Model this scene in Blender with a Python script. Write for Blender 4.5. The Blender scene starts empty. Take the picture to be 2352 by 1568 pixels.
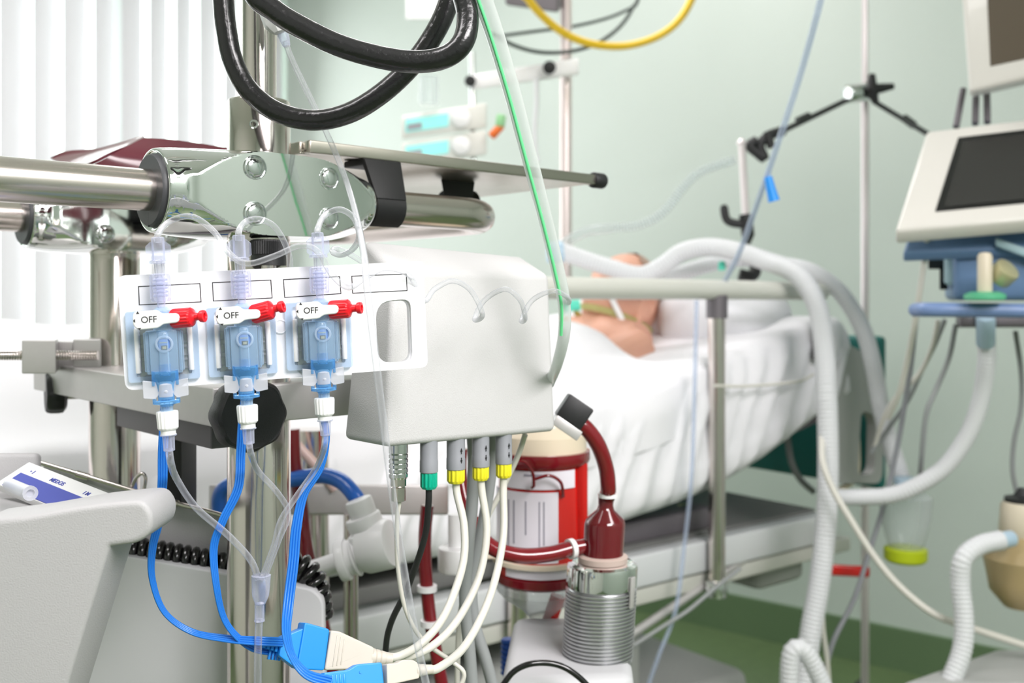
import bpy, bmesh, math, random
from mathutils import Vector as V, Matrix as M, noise as NZ
random.seed(7)
SC = bpy.context.scene
COL = SC.collection
R = math.radians
# ---- lens: focal length in pixels of the 2352 px wide frame, row of the horizon, camera height
F = 2300.0; HZ = 690.0; CH = 1.15
def P(px, py, d):
    return V(((px - 1176) * d / F, d, CH - (py - HZ) * d / F))
def PL(px, py, p0, n):                      # where the sight line through a pixel meets a plane
    o = V((0, 0, CH)); r = P(px, py, 1.0) - o
    return o + r * ((p0 - o).dot(n) / r.dot(n))
def lin(c):
    c /= 255.0
    return c / 12.92 if c <= .04045 else ((c + .055) / 1.055) ** 2.4
def rgb(r, g, b): return (lin(r), lin(g), lin(b), 1)
# ---------------------------------------------------------------- materials
def mat(name, col, rough=.5, metal=0., bump=0., scale=200., coat=0., var=0., stretch=None, trans=0., emit=None, sss=0., spec=.5, aniso=0.):
    m = bpy.data.materials.new(name); m.use_nodes = True
    nt = m.node_tree; b = nt.nodes['Principled BSDF']
    b.inputs['Base Color'].default_value = col
    b.inputs['Roughness'].default_value = rough
    b.inputs['Metallic'].default_value = metal
    b.inputs['Coat Weight'].default_value = coat
    b.inputs['Specular IOR Level'].default_value = spec
    b.inputs['Transmission Weight'].default_value = trans
    b.inputs['Anisotropic'].default_value = aniso
    if sss:
        b.inputs['Subsurface Weight'].default_value = sss
        b.inputs['Subsurface Radius'].default_value = (.02, .008, .004)
    if emit:
        b.inputs['Emission Color'].default_value = col; b.inputs['Emission Strength'].default_value = emit
    if bump or var:
        tc = nt.nodes.new('ShaderNodeTexCoord'); mp = nt.nodes.new('ShaderNodeMapping')
        if stretch: mp.inputs['Scale'].default_value = stretch
        nz = nt.nodes.new('ShaderNodeTexNoise'); nz.inputs['Scale'].default_value = scale; nz.inputs['Detail'].default_value = 3
        nt.links.new(tc.outputs['Object'], mp.inputs['Vector']); nt.links.new(mp.outputs['Vector'], nz.inputs['Vector'])
        if bump:
            bp = nt.nodes.new('ShaderNodeBump'); bp.inputs['Strength'].default_value = bump; bp.inputs['Distance'].default_value = .001
            nt.links.new(nz.outputs['Fac'], bp.inputs['Height']); nt.links.new(bp.outputs['Normal'], b.inputs['Normal'])
        if var:
            mx = nt.nodes.new('ShaderNodeMixRGB'); mx.blend_type = 'MULTIPLY'; mx.inputs['Fac'].default_value = var
            mx.inputs['Color1'].default_value = col
            nt.links.new(nz.outputs['Fac'], mx.inputs['Color2']); nt.links.new(mx.outputs['Color'], b.inputs['Base Color'])
    return m
def clear(name, tint, edge, lo=.06, hi=.85, blend=.45, rough=.06, noise=0.):
    """see-through plastic: lets light straight through face-on, shows its surface towards the rim"""
    m = bpy.data.materials.new(name); m.use_nodes = True
    nt = m.node_tree; b = nt.nodes['Principled BSDF']; out = nt.nodes['Material Output']
    b.inputs['Base Color'].default_value = edge; b.inputs['Roughness'].default_value = rough
    t = nt.nodes.new('ShaderNodeBsdfTransparent'); t.inputs['Color'].default_value = tint
    lw = nt.nodes.new('ShaderNodeLayerWeight'); lw.inputs['Blend'].default_value = blend
    mr = nt.nodes.new('ShaderNodeMapRange'); mr.inputs['To Min'].default_value = lo; mr.inputs['To Max'].default_value = hi
    nt.links.new(lw.outputs['Facing'], mr.inputs['Value'])
    mx = nt.nodes.new('ShaderNodeMixShader')
    nt.links.new(mr.outputs['Result'], mx.inputs['Fac'])
    nt.links.new(t.outputs['BSDF'], mx.inputs[1]); nt.links.new(b.outputs['BSDF'], mx.inputs[2])
    nt.links.new(mx.outputs['Shader'], out.inputs['Surface'])
    return m
STEEL = mat('brushed_steel', rgb(228, 219, 214), .14, 1., var=.08, scale=60, stretch=(1, 1, .02))
STEELH = mat('brushed_steel_rail', rgb(226, 216, 210), .22, 1., var=.1, scale=60, stretch=(.02, .02, 1))
SHELF = mat('shelf_steel', rgb(196, 190, 180), .3, 1., var=.1, scale=40)
CHROME = mat('polished_aluminium', rgb(236, 238, 236), .05, 1., bump=.03, scale=45)
BOLT = mat('bolt_metal', rgb(225, 228, 228), .12, 1.)
PSTEEL = mat('light_stand_steel', rgb(236, 226, 228), .3, .45)
ALU = mat('satin_aluminium', rgb(210, 207, 206), .42, .45, var=.06, scale=90)
DROD = mat('black_steel_rod', rgb(66, 68, 68), .4, .4)
DALU = mat('grey_anodised_metal', rgb(112, 107, 112), .5, .3)
BLACKP = mat('black_plastic', rgb(34, 34, 36), .45, bump=.25, scale=1500)
BLACKM = mat('black_matte_metal', rgb(22, 22, 23), .55)
BUSH = mat('dark_grey_bushing', rgb(66, 67, 70), .5)
CABLE = mat('black_cable_jacket', rgb(30, 29, 31), .26, bump=.5, scale=240, coat=.3, stretch=(1, 1, 1))
COIL = mat('black_coil_rubber', rgb(24, 23, 24), .22, coat=.4)
WHITEP = mat('white_plate_plastic', rgb(246, 246, 250), .4, bump=.03, scale=500)
WHITE2 = mat('white_plastic', rgb(240, 240, 240), .38)
INK = mat('black_ink', rgb(28, 28, 30), .6)
GREYBOX = mat('pale_grey_textured_plastic', rgb(204, 203, 203), .55, bump=.35, scale=1100)
CONS = mat('light_grey_console_plastic', rgb(183, 182, 183), .55, bump=.3, scale=1000)
CONS2 = mat('cool_grey_console_plastic', rgb(210, 210, 213), .5, bump=.05, scale=300)
GREYP = mat('mid_grey_connector_plastic', rgb(150, 152, 158), .45)
GREYC = mat('grey_cable', rgb(152, 155, 156), .45)
CREAM = mat('cream_cable', rgb(222, 219, 210), .4)
BEIGE = mat('beige_connector_plastic', rgb(213, 206, 195), .5)
TEAL = mat('teal_plastic', rgb(0, 172, 140), .35)
YELLOW = mat('yellow_plastic', rgb(232, 222, 46), .35)
RED = mat('red_cap_plastic', rgb(238, 30, 44), .35, sss=.05)
BLUEP = mat('bright_blue_connector', rgb(30, 150, 245), .4)
RIB = mat('blue_ribbon_cable', rgb(38, 122, 216), .32)
BLUEH = mat('blue_hose', rgb(40, 108, 205), .3, coat=.3)
BURG = mat('burgundy_plastic', rgb(104, 44, 56), .28, coat=.3)
BLOOD = mat('dark_blood_tube', rgb(122, 22, 32), .14, coat=.6)
BLOOD2 = mat('blood_filled_pump_head', rgb(100, 12, 22), .12, coat=.7)
REDT = mat('bright_red_plastic', rgb(205, 32, 28), .22, coat=.5)
LINEN = mat('white_linen', rgb(243, 242, 246), .85, bump=.2, scale=300)
PILLOWM = mat('white_pillow_cotton', rgb(240, 240, 244), .85, bump=.15, scale=250)
SKIN = mat('skin', rgb(226, 172, 148), .5, sss=.15, var=.08, scale=30)
HAIR = mat('short_grey_hair', rgb(172, 146, 130), .7, bump=.8, scale=300)
HOSEW = mat('white_corrugated_hose', rgb(226, 227, 230), .42)
BEDW = mat('white_bed_enamel', rgb(222, 224, 226), .35)
BEDG = mat('grey_bed_plastic', rgb(178, 179, 177), .5)
BEDD = mat('dark_bed_mechanism', rgb(52, 54, 54), .5)
TEALB = mat('teal_board', rgb(38, 122, 116), .5)
PIPEW = mat('cream_enamel_pipe', rgb(214, 214, 206), .35)
VENTW = mat('warm_white_housing', rgb(226, 222, 216), .3, coat=.2)
VENTB = mat('slate_blue_housing', rgb(104, 134, 172), .4)
VENTL = mat('pale_blue_housing', rgb(166, 194, 202), .4)
VENTH = mat('blue_handle', rgb(120, 144, 190), .35)
SCREEN = mat('dark_screen_glass', rgb(52, 51, 50), .16)
SCREEN2 = mat('brown_screen_glass', rgb(96, 86, 74), .18)
BEZEL = mat('black_bezel', rgb(20, 20, 20), .4)
CYAN = mat('cyan_display', rgb(120, 222, 216), .3, emit=.12)
PUMPW = mat('pump_housing_grey', rgb(226, 226, 220), .45)
YHOSE = mat('yellow_gas_hose', rgb(236, 196, 44), .4)
DCAB = mat('dark_green_black_cable', rgb(52, 62, 58), .4)
LIME = mat('lime_plastic', rgb(188, 206, 30), .35)
LBLUE = mat('light_blue_rubber', rgb(184, 208, 226), .4)
ORANGE = mat('orange_plastic', rgb(232, 112, 40), .4)
AMBER = mat('amber_bottle', rgb(184, 162, 120), .3, coat=.3)
IVORY = mat('ivory_plastic', rgb(224, 212, 190), .4)
CUFF = mat('pale_green_strap', rgb(206, 204, 140), .6)
MINTC = mat('mint_plastic', rgb(90, 214, 186), .35)
PAPER = mat('printed_paper', rgb(232, 228, 236), .6)
PRINT = mat('grey_print', rgb(150, 148, 160), .6)
NAVY = mat('indigo_print', rgb(78, 88, 176), .5)
STRIPE = mat('green_stripe', rgb(112, 222, 152), .35)
RIBM = mat('ribbed_aluminium', rgb(205, 205, 208), .3, .9)
C_TUBE = clear('clear_tube', (.965, .968, .978, 1), rgb(208, 210, 220), .10, .85, .45)
C_LINE = clear('clear_infusion_line', (.965, .97, .97, 1), rgb(208, 210, 216), .10, .85, .42)
C_LAV = clear('clear_lavender_luer', (.93, .94, .985, 1), rgb(222, 226, 246), .16, .8, .4)
C_BLUE = clear('clear_blue_housing', (.92, .965, 1, 1), rgb(196, 222, 244), .22, .85, .5)
C_DBLUE = clear('clear_deep_blue', (.66, .85, .98, 1), rgb(110, 180, 238), .25, .85, .45)
C_PALE = clear('clear_pale_blue_bracket', (.9, .95, .99, 1), rgb(216, 232, 250), .35, .8, .4)
C_FROST = clear('frosted_clip', (.95, .95, .97, 1), rgb(232, 234, 240), .45, .85, .4, .3)
C_WIDE = clear('clear_suction_tube', (.94, .96, .95, 1), rgb(222, 228, 225), .38, .9, .5)
C_BAG = clear('clear_water_trap', (.95, .97, .97, 1), rgb(220, 226, 226), .25, .7, .4)
C_RED = clear('red_oxygenator_shell', (.9, .12, .1, 1), rgb(208, 40, 34), .5, .9, .4)
C_BLUT = clear('bluish_line', (.88, .92, .98, 1), rgb(206, 216, 236), .3, .8, .4)
# ---------------------------------------------------------------- object helpers
def new(name, me, parent=None, rootloc=None):
    o = bpy.data.objects.new(name, me); COL.objects.link(o)
    if parent is not None:
        o.parent = parent
        if parent.parent is None and parent.type == 'EMPTY' and not parent.get('_loc'):
            o.matrix_parent_inverse = M.Translation(-parent.location)
    return o
def fin(bm, name, m, parent=None, ang=35, norm=True):
    if norm: bmesh.ops.recalc_face_normals(bm, faces=bm.faces[:])
    me = bpy.data.meshes.new(name); bm.to_mesh(me); bm.free()
    for p in me.polygons: p.use_smooth = True
    me.set_sharp_from_angle(angle=R(ang))
    me.materials.append(m)
    return new(name, me, parent)
def tag(o, label, cat, group=None, kind=None):
    o['label'] = label; o['category'] = cat
    if group: o['group'] = group
    if kind: o['kind'] = kind
    return o
def thing(name, label, cat, loc, group=None):
    o = bpy.data.objects.new(name, None); COL.objects.link(o); o.location = loc; o.empty_display_size = .05
    return tag(o, label, cat, group)
def B(): return bmesh.new()
I4 = M.Identity(4)
def frame(o, x, y, z):
    m = M.Identity(4)
    for i, a in enumerate((x, y, z)):
        for k in range(3): m[k][i] = a[k]
    for k in range(3): m[k][3] = o[k]
    return m
def zframe(o, z, hint=V((0, 0, 1))):            # z along a direction
    z = V(z).normalized()
    if abs(z.dot(hint)) > .98: hint = V((1, 0, 0))
    x = hint.cross(z).normalized(); y = z.cross(x)
    return frame(o, x, y, z)
def box(bm, mt, sx, sy, sz, bev=0., seg=2):
    t = bmesh.new(); bmesh.ops.create_cube(t, size=1)
    for v in t.verts: v.co = V((v.co.x * sx, v.co.y * sy, v.co.z * sz))
    if bev: bmesh.ops.bevel(t, geom=t.edges[:], offset=bev, segments=seg, profile=.5, affect='EDGES')
    merge(bm, t, mt)
def merge(bm, t, mt=I4):
    idx = {}
    for v in t.verts: idx[v] = bm.verts.new(mt @ v.co)
    for f in t.faces:
        try: bm.faces.new([idx[v] for v in f.verts])
        except ValueError: pass
    t.free()
def hexa(bm, pts, bev=0., seg=3):               # eight corners: bottom loop of four, top loop of four
    t = bmesh.new(); vs = [t.verts.new(p) for p in pts]
    for f in ((0, 1, 2, 3), (4, 5, 6, 7), (0, 1, 5, 4), (1, 2, 6, 5), (2, 3, 7, 6), (3, 0, 4, 7)):
        t.faces.new([vs[i] for i in f])
    bmesh.ops.recalc_face_normals(t, faces=t.faces[:])
    if bev: bmesh.ops.bevel(t, geom=t.edges[:], offset=bev, segments=seg, profile=.5, affect='EDGES')
    merge(bm, t)
def lathe(bm, prof, mt, seg=32, sx=1., sy=1., rib=None):
    rows = []
    for r, h in prof:
        row = []
        for i in range(seg):
            a = 2 * math.pi * i / seg
            q = r
            if rib and r > rib[2]: q = r + rib[1] * (1 if (i * rib[0] * 2 // seg) % 2 else -1)
            row.append(bm.verts.new(mt @ V((q * math.cos(a) * sx, q * math.sin(a) * sy, h))))
        rows.append(row)
    for a, b in zip(rows, rows[1:]):
        for i in range(seg):
            j = (i + 1) % seg
            bm.faces.new((a[i], a[j], b[j], b[i]))
    if prof[0][0] > 1e-6: bm.faces.new(rows[0][::-1])
    if prof[-1][0] > 1e-6: bm.faces.new(rows[-1])
def cyl(bm, a, b, r, seg=24, r2=None, bev=0.):
    a, b = V(a), V(b); L = (b - a).length; r2 = r if r2 is None else r2
    pr = [(r, 0), (r2, L)]
    if bev: pr = [(r - bev, 0), (r - bev * .3, bev * .3), (r, bev), (r2, L - bev), (r2 - bev * .3, L - bev * .3), (r2 - bev, L)]
    lathe(bm, pr, zframe(a, b - a), seg)
def rounded(pts, rad, n=5):                      # round the corners of a 2-D outline
    out = []; N = len(pts)
    rads = rad if isinstance(rad, (list, tuple)) else [rad] * N
    for i in range(N):
        p = V(pts[i]); a = V(pts[i - 1]); b = V(pts[(i + 1) % N]); r = rads[i]
        if r <= 0: out.append(p); continue
        da, db = (a - p), (b - p); r = min(r, da.length * .49, db.length * .49)
        p0 = p + da.normalized() * r; p1 = p + db.normalized() * r
        for k in range(n + 1):
            t = k / n
            out.append(p0 * (1 - t) ** 2 + p * 2 * t * (1 - t) + p1 * t * t)
    return out
def prism(bm, pts, z0, z1, mt, bev=0., seg=2, hole=None):
    t = bmesh.new()
    def ring(z, ps): return [t.verts.new((p[0], p[1], z)) for p in ps]
    if hole is None:
        ps = [V((p[0], p[1])) for p in pts]; n = len(ps)
        if sum(ps[i].x * ps[(i + 1) % n].y - ps[(i + 1) % n].x * ps[i].y for i in range(n)) < 0: ps = ps[::-1]
        def inset(d):
            out = []
            for i in range(n):
                a = (ps[i] - ps[i - 1]); b = (ps[(i + 1) % n] - ps[i])
                a = a.normalized() if a.length > 1e-9 else b.normalized(); b = b.normalized() if b.length > 1e-9 else a
                m = V((-a.y - b.y, a.x + b.x)); m = m.normalized() if m.length > 1e-6 else V((-a.y, a.x))
                out.append(ps[i] + m * (d / max(.5, m.dot(V((-a.y, a.x))))))
            return out
        if z1 < z0: z0, z1 = z1, z0
        if bev:
            lv = [(bev * 1.35, z0), (bev, z0)] + [(bev * (1 - math.sin(k * math.pi / 2 / seg)), z0 + bev * (1 - math.cos(k * math.pi / 2 / seg))) for k in range(1, seg + 1)]
            lv += [(d, z0 + z1 - z) for d, z in lv[::-1]]
        else: lv = [(0, z0), (0, z1)]
        rs = [ring(z, inset(d)) for d, z in lv]
        for a, b in zip(rs, rs[1:]):
            for i in range(n): j = (i + 1) % n; t.faces.new((a[i], a[j], b[j], b[i]))
        t.faces.new(rs[0][::-1]); t.faces.new(rs[-1])
    else:                                        # outline with holes: fill between loops at both depths
        loops = [pts] + hole
        for z in (z0, z1):
            es = []
            for L in loops:
                vs = ring(z, L)
                es += [t.edges.new((vs[i], vs[(i + 1) % len(vs)])) for i in range(len(vs))]
            bmesh.ops.triangle_fill(t, use_beauty=True, use_dissolve=False, edges=es)
        for L in loops:
            a = ring(z0, L); b = ring(z1, L)
            for i in range(len(L)):
                j = (i + 1) % len(L); t.faces.new((a[i], a[j], b[j], b[i]))
        bmesh.ops.remove_doubles(t, verts=t.verts[:], dist=1e-7)
    merge(bm, t, mt)
def smooth(pts, n=8):                            # Catmull-Rom through the points (lists of any length of numbers)
    q = [list(p) for p in pts]
    if len(q) < 3: n = 1
    q = [[2 * a - b for a, b in zip(q[0], q[1])]] + q + [[2 * a - b for a, b in zip(q[-1], q[-2])]]
    out = []
    for i in range(1, len(q) - 2):
        p0, p1, p2, p3 = q[i - 1:i + 3]
        for k in range(n):
            t = k / n
            out.append([.5 * (2 * b + (c - a) * t + (2 * a - 5 * b + 4 * c - d) * t * t + (3 * b - a - 3 * c + d) * t ** 3) for a, b, c, d in zip(p0, p1, p2, p3)])
    out.append(q[-2]); return out
def path(pts, n=8): return [P(*p[:3]) for p in smooth(pts, n)]
def frames(pts, hint=V((0, 0, 1))):
    T = []
    for i in range(len(pts)):
        a = pts[max(0, i - 1)]; b = pts[min(len(pts) - 1, i + 1)]
        T.append((b - a).normalized())
    x = T[0].cross(hint)
    if x.length < .05: x = T[0].cross(V((1, 0, 0)))
    x.normalize(); out = []
    for i, t in enumerate(T):
        x = (x - t * x.dot(t)).normalized()
        out.append((x, t.cross(x).normalized(), t))
    return out
def sweep(bm, pts, r, seg=14, caps=True, prof=None):
    fr = frames(pts); rows = []
    for i, (p, (x, y, t)) in enumerate(zip(pts, fr)):
        q = r[i] if isinstance(r, (list, tuple)) else r
        rows.append([bm.verts.new(p + x * (q * math.cos(2 * math.pi * k / seg)) + y * (q * math.sin(2 * math.pi * k / seg))) for k in range(seg)])
    for a, b in zip(rows, rows[1:]):
        for k in range(seg):
            j = (k + 1) % seg; bm.faces.new((a[k], a[j], b[j], b[k]))
    if caps: bm.faces.new(rows[0][::-1]); bm.faces.new(rows[-1])
def resample(pts, step):
    out = [pts[0]]; acc = 0
    for a, b in zip(pts, pts[1:]):
        L = (b - a).length
        while acc + L >= step and L > 1e-9:
            a = a.lerp(b, (step - acc) / L); out.append(a); L = (b - a).length; acc = 0
        acc += L
    out.append(pts[-1]); return out
def hose(name, label, cat, pts, w, m, n=8, seg=14, group=None, corr=0., pitch=.008, parent=None):
    """tube along pixel/distance points; w = its diameter in metres"""
    bm = B(); q = path(pts, n)
    r = w / 2
    if corr:
        q = resample(q, pitch / 4); r = [w / 2 + corr * math.sin(i * math.pi / 2) for i in range(len(q))]
    sweep(bm, q, r, seg)
    o = fin(bm, name, m, parent, 60)
    if label: tag(o, label, cat, group)
    return o
def text(s, size, mt, m, name, parent, depth=.0002, sx=1.):
    c = bpy.data.curves.new(name, 'FONT'); c.body = s; c.size = size; c.extrude = depth; c.offset = size * .012; c.align_x = 'CENTER'; c.align_y = 'CENTER'
    o = bpy.data.objects.new('tmp', c); COL.objects.link(o)
    dg = bpy.context.evaluated_depsgraph_get()
    me = bpy.data.meshes.new_from_object(o.evaluated_get(dg)); bpy.data.objects.remove(o)
    me.transform(mt @ M.Diagonal((sx, 1, 1, 1))); me.materials.clear(); me.materials.append(m); me.name = name
    return new(name, me, parent)
# ---------------------------------------------------------------- room
WA = V((.774, -.633, 0)); WB = V((-.633, -.774, 0)); CO = V((-1.18, 5.08, 0))
ZU = V((0, 0, 1)); LA, LB, HT = 6.0, 5.6, 2.8
def W(a, b, z): return CO + WA * a + WB * b + ZU * z
def struct(name, bm, m):
    o = fin(bm, name, m); o['kind'] = 'structure'; return o
MW = mat('mint_wall_paint', rgb(211, 221, 214), .42, bump=.03, scale=120, var=.04)
MF = mat('green_linoleum', rgb(112, 134, 92), .35, var=.25, scale=25)
MS = mat('dark_green_skirting', rgb(108, 132, 98), .4)
MC = mat('white_ceiling', rgb(240, 240, 238), .8)
def slab(name, a0, a1, b0, b1, z0, z1, m):
    bm = B()
    pts = [W(a0, b0, z0), W(a1, b0, z0), W(a1, b1, z0), W(a0, b1, z0), W(a0, b0, z1), W(a1, b0, z1), W(a1, b1, z1), W(a0, b1, z1)]
    hexa(bm, pts); return struct(name, bm, m)
slab('floor', -.1, LA + .1, -.1, LB + .1, -.1, 0, MF)
slab('ceiling', -.1, LA + .1, -.1, LB + .1, HT, HT + .1, MC)
slab('wall_back', -.1, LA + .1, -.1, 0, 0, HT, MW)
MW2 = mat('white_wall_paint', rgb(236, 236, 232), .5, bump=.03, scale=120)
slab('wall_right', LA, LA + .1, 0, LB, 0, HT, MW)
slab('wall_rear', -.1, LA + .1, LB, LB + .1, 0, HT, MW2)
wb = B()                                         # wall with the window opening
for a in ((0, LB, 0, .75), (0, LB, 2.65, HT), (0, .04, .75, 2.65), (3.4, LB, .75, 2.65)):
    hexa(wb, [W(x, y, z) for z in (a[2], a[3]) for x, y in ((-.1, a[0]), (0, a[0]), (0, a[1]), (-.1, a[1]))])
struct('wall_left', wb, MW)
slab('baseboard_back', 0, LA, 0, .018, 0, .13, MS)
slab('baseboard_left', 0, .018, .018, LB, 0, .13, MS)
GL = mat('daylit_window', rgb(240, 253, 246), .2, emit=1.5)
slab('window_1', -.09, -.08, .04, 3.4, .75, 2.65, GL)
FRM = mat('window_frame_white', rgb(235, 238, 236), .4)
wf = B()
for b in (.06, .85, 1.65, 2.5, 3.38):
    hexa(wf, [W(x, b + y, z) for z in (.75, 2.65) for x, y in ((-.075, -.03), (-.03, -.03), (-.03, .03), (-.075, .03))])
struct('trim_1', wf, FRM)
slab('window_sill', -.02, .16, 0, 3.5, .70, .75, FRM)
bpy.data.objects['window_sill'].name = 'trim_2'
# vertical blind: a head rail and its slats
SLAT = bpy.data.materials.new('blind_slat_fabric'); SLAT.use_nodes = True
_n = SLAT.node_tree; _b = _n.nodes['Principled BSDF']; _b.inputs['Base Color'].default_value = rgb(242, 239, 243); _b.inputs['Roughness'].default_value = .8
_t = _n.nodes.new('ShaderNodeBsdfTranslucent'); _t.inputs['Color'].default_value = rgb(240, 234, 238)
_x = _n.nodes.new('ShaderNodeMixShader'); _x.inputs['Fac'].default_value = .35
_n.links.new(_b.outputs[0], _x.inputs[1]); _n.links.new(_t.outputs[0], _x.inputs[2]); _n.links.new(_x.outputs[0], _n.nodes['Material Output'].inputs['Surface'])
bl = thing('vertical_blind', 'white vertical slat blind hanging in front of the bright window', 'blind', W(.06, 1.7, .78))
bm = B(); hexa(bm, [W(x, y, z) for z in (2.66, 2.70) for x, y in ((.03, .0), (.08, .0), (.08, 3.45), (.03, 3.45))]); fin(bm, 'head_rail', FRM, bl)
for i in range(25):
    bm = B(); b = .08 + i * .128; tw = R(24 + random.uniform(-7, 7))
    for z in (.77, 2.66):
        pass
    rows = []
    for z in (.77, 2.66):
        row = []
        for k in range(7):
            s = (k / 6 - .5) * .122
            row.append((s * math.cos(tw), s * math.sin(tw) + .006 * (1 - (2 * k / 6 - 1) ** 2)))
        rows.append([bm.verts.new(W(.07 + y, b + x, z)) for x, y in row] + [bm.verts.new(W(.0685 + y, b + x, z)) for x, y in row[::-1]])
    for k in range(14):
        j = (k + 1) % 14; bm.faces.new((rows[0][k], rows[0][j], rows[1][j], rows[1][k]))
    fin(bm, 'slat', SLAT, bl, 30)
# ================================================================ the trolley in front: frame of its rails
UX = V((.743, .669, 0)); VX = V((-.669, .743, 0)); RZ = .0842
def CT(t, v, z): return V((-.355, .694, CH)) + UX * t + VX * v + ZU * z
TP = .197; WD = .318
# ---- poles
def pole(name, label, t, v, top, rl, upper):
    base = CT(t, v, -CH)
    r = thing(name, label, 'pole', base, None)
    bm = B(); cyl(bm, base, CT(t, v, top), rl, 40, bev=.002); fin(bm, 'lower_tube', STEEL, r)
    if upper:
        bm = B(); lathe(bm, [(rl + .0002, 0), (rl + .0002, .064), (rl - .001, .066), (rl - .004, .0672), (.0145, .068)], frame(CT(t, v, top - .002), V((1, 0, 0)), V((0, 1, 0)), ZU), 40)
        c = fin(bm, 'collar', STEEL, r)
        bm = B(); cyl(bm, CT(t, v, top), CT(t, v, .72), .0142, 32); fin(bm, 'upper_tube', STEEL, r)
        n = (V((0, 0, CH)) - CT(t, v, 0)); n.z = 0; n.normalize()
        n = (Matrix_rot(n, 9)).normalized()
        q = CT(t, v, top + .041) + n * rl
        bm = B(); lathe(bm, [(.0036, -.001), (.0036, .0005), (.003, .0011), (.0022, .0011), (.002, -.0006), (0, -.0006)], zframe(q, n), 20)
        fin(bm, 'set_screw', BOLT, c)
    return r
def Matrix_rot(n, deg): return (M.Rotation(R(-deg), 3, 'Z') @ n)
pole('steel_pole', 'stainless pole behind the white plate, thick below and thin above its collar', TP, 0, .100, .0255, True)
pole('steel_pole', 'stainless pole at the left, rising to the rear aluminium clamp', TP, WD, .09, .0258, False)
# ---- loop of horizontal tube
pts = [CT(-.5, 0, RZ)] + [CT(.38, 0, RZ)]
def arc(c0, a0, r, q0, q1, n=10):
    return [CT(c0 + r * math.cos(a), a0 + r * math.sin(a), RZ) for a in [q0 + (q1 - q0) * i / n for i in range(n + 1)]]
rr = .062; te = .468
line = [CT(-.6, 0, RZ), CT(.2, 0, RZ)] + arc(te - rr, rr, rr, -math.pi / 2, 0) + arc(te - rr, WD - rr, rr, 0, math.pi / 2) + [CT(.2, WD, RZ), CT(-.9, WD, RZ)]
bm = B(); sweep(bm, line, .016, 32); tag(fin(bm, 'handrail', STEELH, None, 50), 'brushed steel handrail tube that runs from the left edge through both clamps and bends round', 'rail')
# ---- polished clamps
def clamp(label, v, group):
    root = thing('rail_clamp', label, 'clamp', CT(TP, v, RZ)); root['_loc'] = 1; root['group'] = group
    root.matrix_world = frame(CT(TP, v, RZ), UX, -VX, ZU)
    # s, half depth of the round body, half height, depth at which the flat faces cut it
    bm = B(); secs = [(-.089, .0285, .0285, .05), (-.0895, .0318, .0318, .05), (-.086, .0328, .0328, .05), (-.077, .0336, .0338, .0338), (-.066, .0372, .0346, .0348), (-.053, .046, .0352, .0362), (-.036, .066, .0357, .0380), (-.018, .095, .0360, .0392), (.01, .098, .0358, .0396), (.036, .092, .0350, .0390), (.055, .062, .0336, .0368), (.072, .0445, .0308, .0340), (.086, .034, .0268, .0318), (.0955, .0298, .0238, .031), (.0985, .0262, .0215, .03)]
    N = 200; rows = []
    dense = smooth(secs, 6)
    for s, hd, hh, ym in dense:
        row = []
        for k in range(N):
            a = 2 * math.pi * k / N + .01; y = hd * math.cos(a)
            # even spread of points over the flat part and the round part
            row.append(bm.verts.new((s, max(-ym, min(ym, y)), hh * math.sin(a))))
        rows.append(row)
    for a, b in zip(rows, rows[1:]):
        for k in range(N): j = (k + 1) % N; bm.faces.new((a[k], a[j], b[j], b[k]))
    bm.faces.new(rows[0][::-1]); bm.faces.new(rows[-1])
    fin(bm, 'clamp_body', CHROME, root, 28)
    bm = B(); fx = frame(V((-.0906, 0, 0)), V((0, 1, 0)), V((0, 0, 1)), V((1, 0, 0)))
    lathe(bm, [(.0161, -.002), (.0268, -.002), (.0282, 0), (.0282, .004)], fx, 40); fin(bm, 'bushing', BUSH, root, 40)
    bm = B(); box(bm, M.Translation((-.0922, 0, -.0225)), .0008, .0006, .011); fin(bm, 'bushing_slit', BLACKM, root)
    for s, z in ((-.024, .0195), (-.024, -.0165), (.043, .0165), (.043, -.0165)):
        bm = B(); fx = frame(V((s, .0392 - .028 * max(0, s - .02) * 1.4, z)), V((1, 0, 0)), V((0, 0, -1)), V((0, 1, 0)))
        lathe(bm, [(.0098, -.002), (.0094, .0012), (.0088, .0013), (.0084, .0004), (.0078, .0006), (.0074, .0014), (.006, .0021), (.003, .0025), (0, .0026)], fx, 28)
        fin(bm, 'bolt', BOLT, root, 40)
    return root
clamp('polished cast clamp in front, its left rim round the thick rail', 0, 'polished rail clamps')
clamp('polished cast clamp further back at the left edge, half behind the front rail', WD, 'polished rail clamps')
for o in SC.objects:
    if o.name.startswith('rail_clamp') and 'group' in o: del o['group']
# ---- black knurled knob below the front clamp
k0 = P(617, 609, .80)
t = thing('knurled_knob', 'black knurled knob under the front clamp, above the white plate', 'knob', k0)
bm = B(); lathe(bm, [(.0138, 0), (.0138, .008), (.0146, .0085), (.0146, .0185), (.0138, .0198), (0, .0198)], frame(k0, V((1, 0, 0)), V((0, 1, 0)), ZU), 96, rib=(48, .00035, .014)); fin(bm, 'knob_body', BLACKP, t, 25)
bm = B(); cyl(bm, k0 - ZU * .03, k0 + ZU * .001, .006, 20); fin(bm, 'stem', STEEL, t)
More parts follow.
